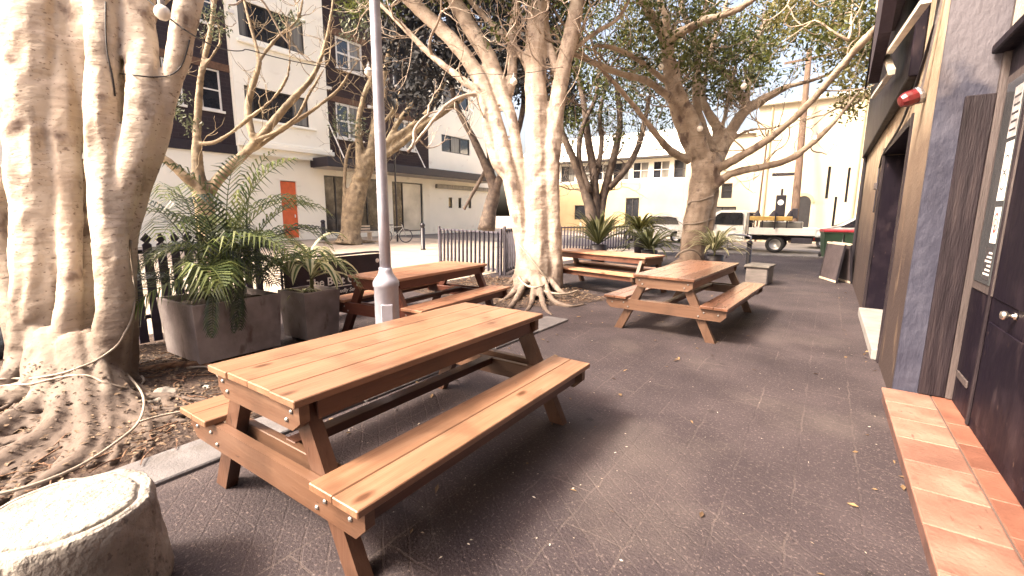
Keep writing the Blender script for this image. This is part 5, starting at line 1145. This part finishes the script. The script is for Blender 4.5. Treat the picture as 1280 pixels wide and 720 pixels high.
m_yb = mat('orange_yellow_plastic', (.50,.33,.10), .5, var=.1)
tag(MB().box((-1.71-.22,20.88,1.37),(1.5,.22,.17),bev=.02).build('ladder_rack_load', m_yb, org=(-1.9,20.9,1.35)), 'long orange yellow beam strapped along the truck rack', 'beam')
MB().box((-.05,-.2,1.25),(.045,.03,.6)).build('strap', m_dark, tk)
for x, r_, lab in ((-.75,.12,'dark lumpy sack at the cab end of the truck load'),(-.15,.15,'dark pointed tool bag in the middle of the truck load'),(.42,.11,'small dark tool bag at the rear of the orange beam')):
    o = MB().lathe([(r_*.7,0),(r_*1.2,.1),(r_,.22),(r_*.5,.36),(r_*.3,.42),(0,.43)], seg=14, jit=.5).build('tool_bag', m_tray, org=(0,0,0), smooth=True); o.location = (-1.71+x,21.25,1.27); tag(o, lab, 'bag', 'bags on the truck')
mb = MB(); mb.box((-1.6,21.55,1.0),(1.5,.6,.5),bev=.03); tag(mb.build('tool_chest', m_curt, org=(-1.6,21.5,.76)), 'grey tool chest standing on the truck tray', 'tool chest')
# parked cars
def car(label, p, rz, paint, L=4.2):
    t = thing('parked_car', label, 'car', p, rz, 'cars parked along the far street')
    pr = [(-2.05,.35),(-2.08,.6),(-2.0,.85),(-1.75,.93),(-1.45,1.36),(-.9,1.46),(.25,1.44),(1.0,1.0),(1.85,.84),(2.08,.65),(2.1,.35),(1.65,.33),(1.55,.55),(1.3,.62),(1.05,.55),(.95,.3),(-.95,.3),(-1.05,.55),(-1.3,.62),(-1.55,.55),(-1.65,.33)]
    mb = MB(); body_shell(mb, pr, -.84, .84, .28, .92); mb.build('body', paint, t)
    for s in (-1,1):
        mb = MB(); y = s*.79
        mb.prism([(-1.42,.98),(-1.25,1.33),(-.85,1.40),(.2,1.38),(.75,1.0)],(0,.03,0),(0,y-.015,0)); mb.build('side_window', m_pane, t)
        for x in (-1.3,1.3): wheel(t, x, s*.62, .31, .2, -s if False else (1 if s < 0 else -1))
        mb = MB(); mb.box((2.06,s*.6,.66),(.06,.3,.14),bev=.02); mb.build('headlight', m_frost, t)
    mb = MB(); mb.add([(.29,-.62,1.40),(.29,.62,1.40),(.98,.74,1.02),(.98,-.74,1.02)],[(0,1,2,3)]); o = mb.build('windscreen', m_pane, t); o.location = (.02,0,.02)
    return t
m_silv = mat('silver_car_paint', (.5,.5,.5), .3, metal=.3, bump=0, coat=.4); m_whc = mat('white_car_paint', (.75,.74,.71), .3, bump=0, coat=.4)
car('white car parked on the far street beyond the dark iron fence', G(722,287), rad(-35), m_whc); car('pale car parked on the street behind the flax plants', G(815,302)+Vector((0,.6,0)), rad(182), m_whc); car('silver car parked far behind the flatbed truck tail', (1.2,25.4,0), rad(180), m_silv)
# green parasol
ps = thing('parasol', 'green parasol open over the far footpath by the cream building', 'parasol', G(845,283), world=False); mb = MB(); mb.lathe([(1.5,2.0),(1.0,2.25),(.4,2.45),(.02,2.5)], seg=8); mb.build('canopy', mat('green_parasol_cloth', (.14,.28,.10), .8), ps); mb = MB(); mb.tube([(0,0,0),(0,0,2.5)],[.03,.03],8); mb.build('pole', m_steel, ps)
# rubbish bag seen past the massive fig
o = MB().lathe([(.16,0),(.27,.07),(.29,.18),(.2,.32),(.07,.4),(.05,.46),(0,.47)], seg=22, jit=.5).build('rubbish_bag', mat('black_bag_plastic', (.03,.035,.04), .25, bump=.8, bscale=14), smooth=True); o.location = D(2,445,4.6)-Vector((0,0,D(2,445,4.6).z)); tag(o, 'shiny black rubbish bag lying behind the massive fig', 'bag')

# ------------------------------------------------------------------ litter
m_chip = leafmat('dry_leaf_litter', (.035,.02,.014), (.20,.14,.09), .05, .8); m_fleck = leafmat('pale_fallen_flecks', (.28,.22,.16), (.6,.56,.48), .05, .8)
def litter(name, label, pts, size, m, cat='leaf litter'):
    V = []; Fc = []
    for (x, y, z) in pts:
        a = random.random()*6.28; s = size*random.uniform(.4,1.3); u = Vector((math.cos(a), math.sin(a), random.uniform(-.3,.3)))*s; v = Vector((-math.sin(a), math.cos(a), random.uniform(-.3,.3)))*s*random.uniform(.25,.6); c = Vector((x,y,z+s*.18)); i = len(V)
        V += [c-u, c+v, c+u, c-v+Vector((0,0,s*.25))]; Fc.append((i,i+1,i+2,i+3))
    mb = MB(); mb.add(V, Fc); o = mb.build(name, m); return tag(o, label, cat, kind='stuff')
def bedpts(poly, n, hf):
    xs = [p[0] for p in poly]; ys = [p[1] for p in poly]; out = []
    while len(out) < n:
        x, y = random.uniform(min(xs),max(xs)), random.uniform(min(ys),max(ys))
        if inpoly(x, y, poly): out.append((x, y, hf(x, y)+.035))
    return out
litter('leaf_litter', 'dry brown leaf litter covering the soil around the massive fig', bedpts([(-3.28,-1),(-3.28,2.25),(-6,2.25),(-6.2,-1)], 6500, h1), .02, m_chip)
def on_roots(ob, poly, n):
    bv = BVHTree.FromPolygons([ob.parent.matrix_basis @ v.co for v in ob.data.vertices], [p.vertices[:] for p in ob.data.polygons]); out = []
    for x, y, z in bedpts(poly, n, lambda x, y: 0):
        h = bv.ray_cast(Vector((x, y, .38)), Vector((0,0,-1)))
        if h[0] is not None and h[1].z > .45 and h[0].z > .01: out.append((x, y, h[0].z+.004))
    return out
litter('leaf_litter', 'dry leaves caught between the roots of the massive fig', on_roots(TR1, [(-3.3,-.8),(-3.3,2),(-5.4,2),(-5.6,-.8)], 2600), .017, m_chip)
litter('leaf_litter', 'dry leaf litter and chips round the middle fig roots', bedpts(BED2, 2200, h2), .03, m_chip)
litter('leaf_flecks', 'pale fallen flecks scattered over the dark paving', [(random.uniform(-3.1,.5), 1.2+14*random.random()**2, .004) for _ in range(300)], .009, m_fleck)
litter('fallen_leaves', 'curled brown leaves drifted along the kerb, table feet and pub wall', [(random.choice((-2.85,-2.8,-1.2,.42))+random.gauss(0,.22 if random.random() < .7 else .7), random.uniform(1.0,11), .004) for _ in range(190)], .026, leafmat('curled_brown_leaf', (.05,.028,.016), (.26,.17,.08), .1, .7))
mb = MB()
for _ in range(420):
    poly = BED1 if random.random() < .6 else BED2; hf = h1 if poly is BED1 else h2
    x, y, z = bedpts([(-3.3,-.6),(-3.3,2.2),(-5.4,2.2),(-5.4,-.6)] if poly is BED1 else BED2, 1, hf)[0]; a = random.random()*6.28; l = random.uniform(.08,.3); p = Vector((x,y,z-.005)); q = p+Vector((math.cos(a)*l, math.sin(a)*l, random.uniform(-.005,.015))); mb.tube([p,p.lerp(q,.5)+Vector((random.uniform(-.02,.02),random.uniform(-.02,.02),.005)),q],[.005,.0045,.003],4)
tag(mb.build('twigs', m_log), 'loose brown twigs strewn over the soil beds', 'twigs', kind='stuff')
# ------------------------------------------------------------------ light
w_ = bpy.data.worlds.new('World'); scene.world = w_; w_.use_nodes = True
N = w_.node_tree.nodes; L = w_.node_tree.links; bg = N['Background']
sky = N.new('ShaderNodeTexSky'); sky.sky_type = 'NISHITA'; sky.sun_disc = False
SUN_D = Vector((.40,.56,-.72)).normalized()            # the way the light travels
el = math.asin(-SUN_D.z); sky.sun_elevation = el; sky.sun_rotation = math.atan2(-SUN_D.x, -SUN_D.y)
sky.air_density = 1.; sky.dust_density = 9.; sky.ozone_density = 1
mx = N.new('ShaderNodeMix'); mx.data_type = 'RGBA'; mx.blend_type = 'MULTIPLY'; mx.inputs[0].default_value = 1; mx.inputs[7].default_value = (1.,.875,.785,1)
L.new(sky.outputs[0], mx.inputs[6]); L.new(mx.outputs[2], bg.inputs['Color']); bg.inputs['Strength'].default_value = .12
sd = bpy.data.lights.new('sun','SUN'); sd.energy = 1.5; sd.angle = rad(11); sd.color = (1,.92,.76)
so = bpy.data.objects.new('sun', sd); col.objects.link(so); so.rotation_euler = SUN_D.to_track_quat('-Z','Y').to_euler()
vs = scene.view_settings; scene.display_settings.display_device = 'sRGB'; vs.view_transform = 'Standard'; vs.look = 'None'; vs.exposure = 2.62; vs.gamma = 1; vs.use_curve_mapping = False
scene.cycles.max_bounces = 6; scene.cycles.transparent_max_bounces = 8; scene.cycles.use_denoising = True; scene.cycles.denoising_input_passes = 'RGB_ALBEDO_NORMAL'; scene.cycles.denoising_prefilter = 'NONE'
for o in col.objects:
    if '_o' in o: del o['_o']
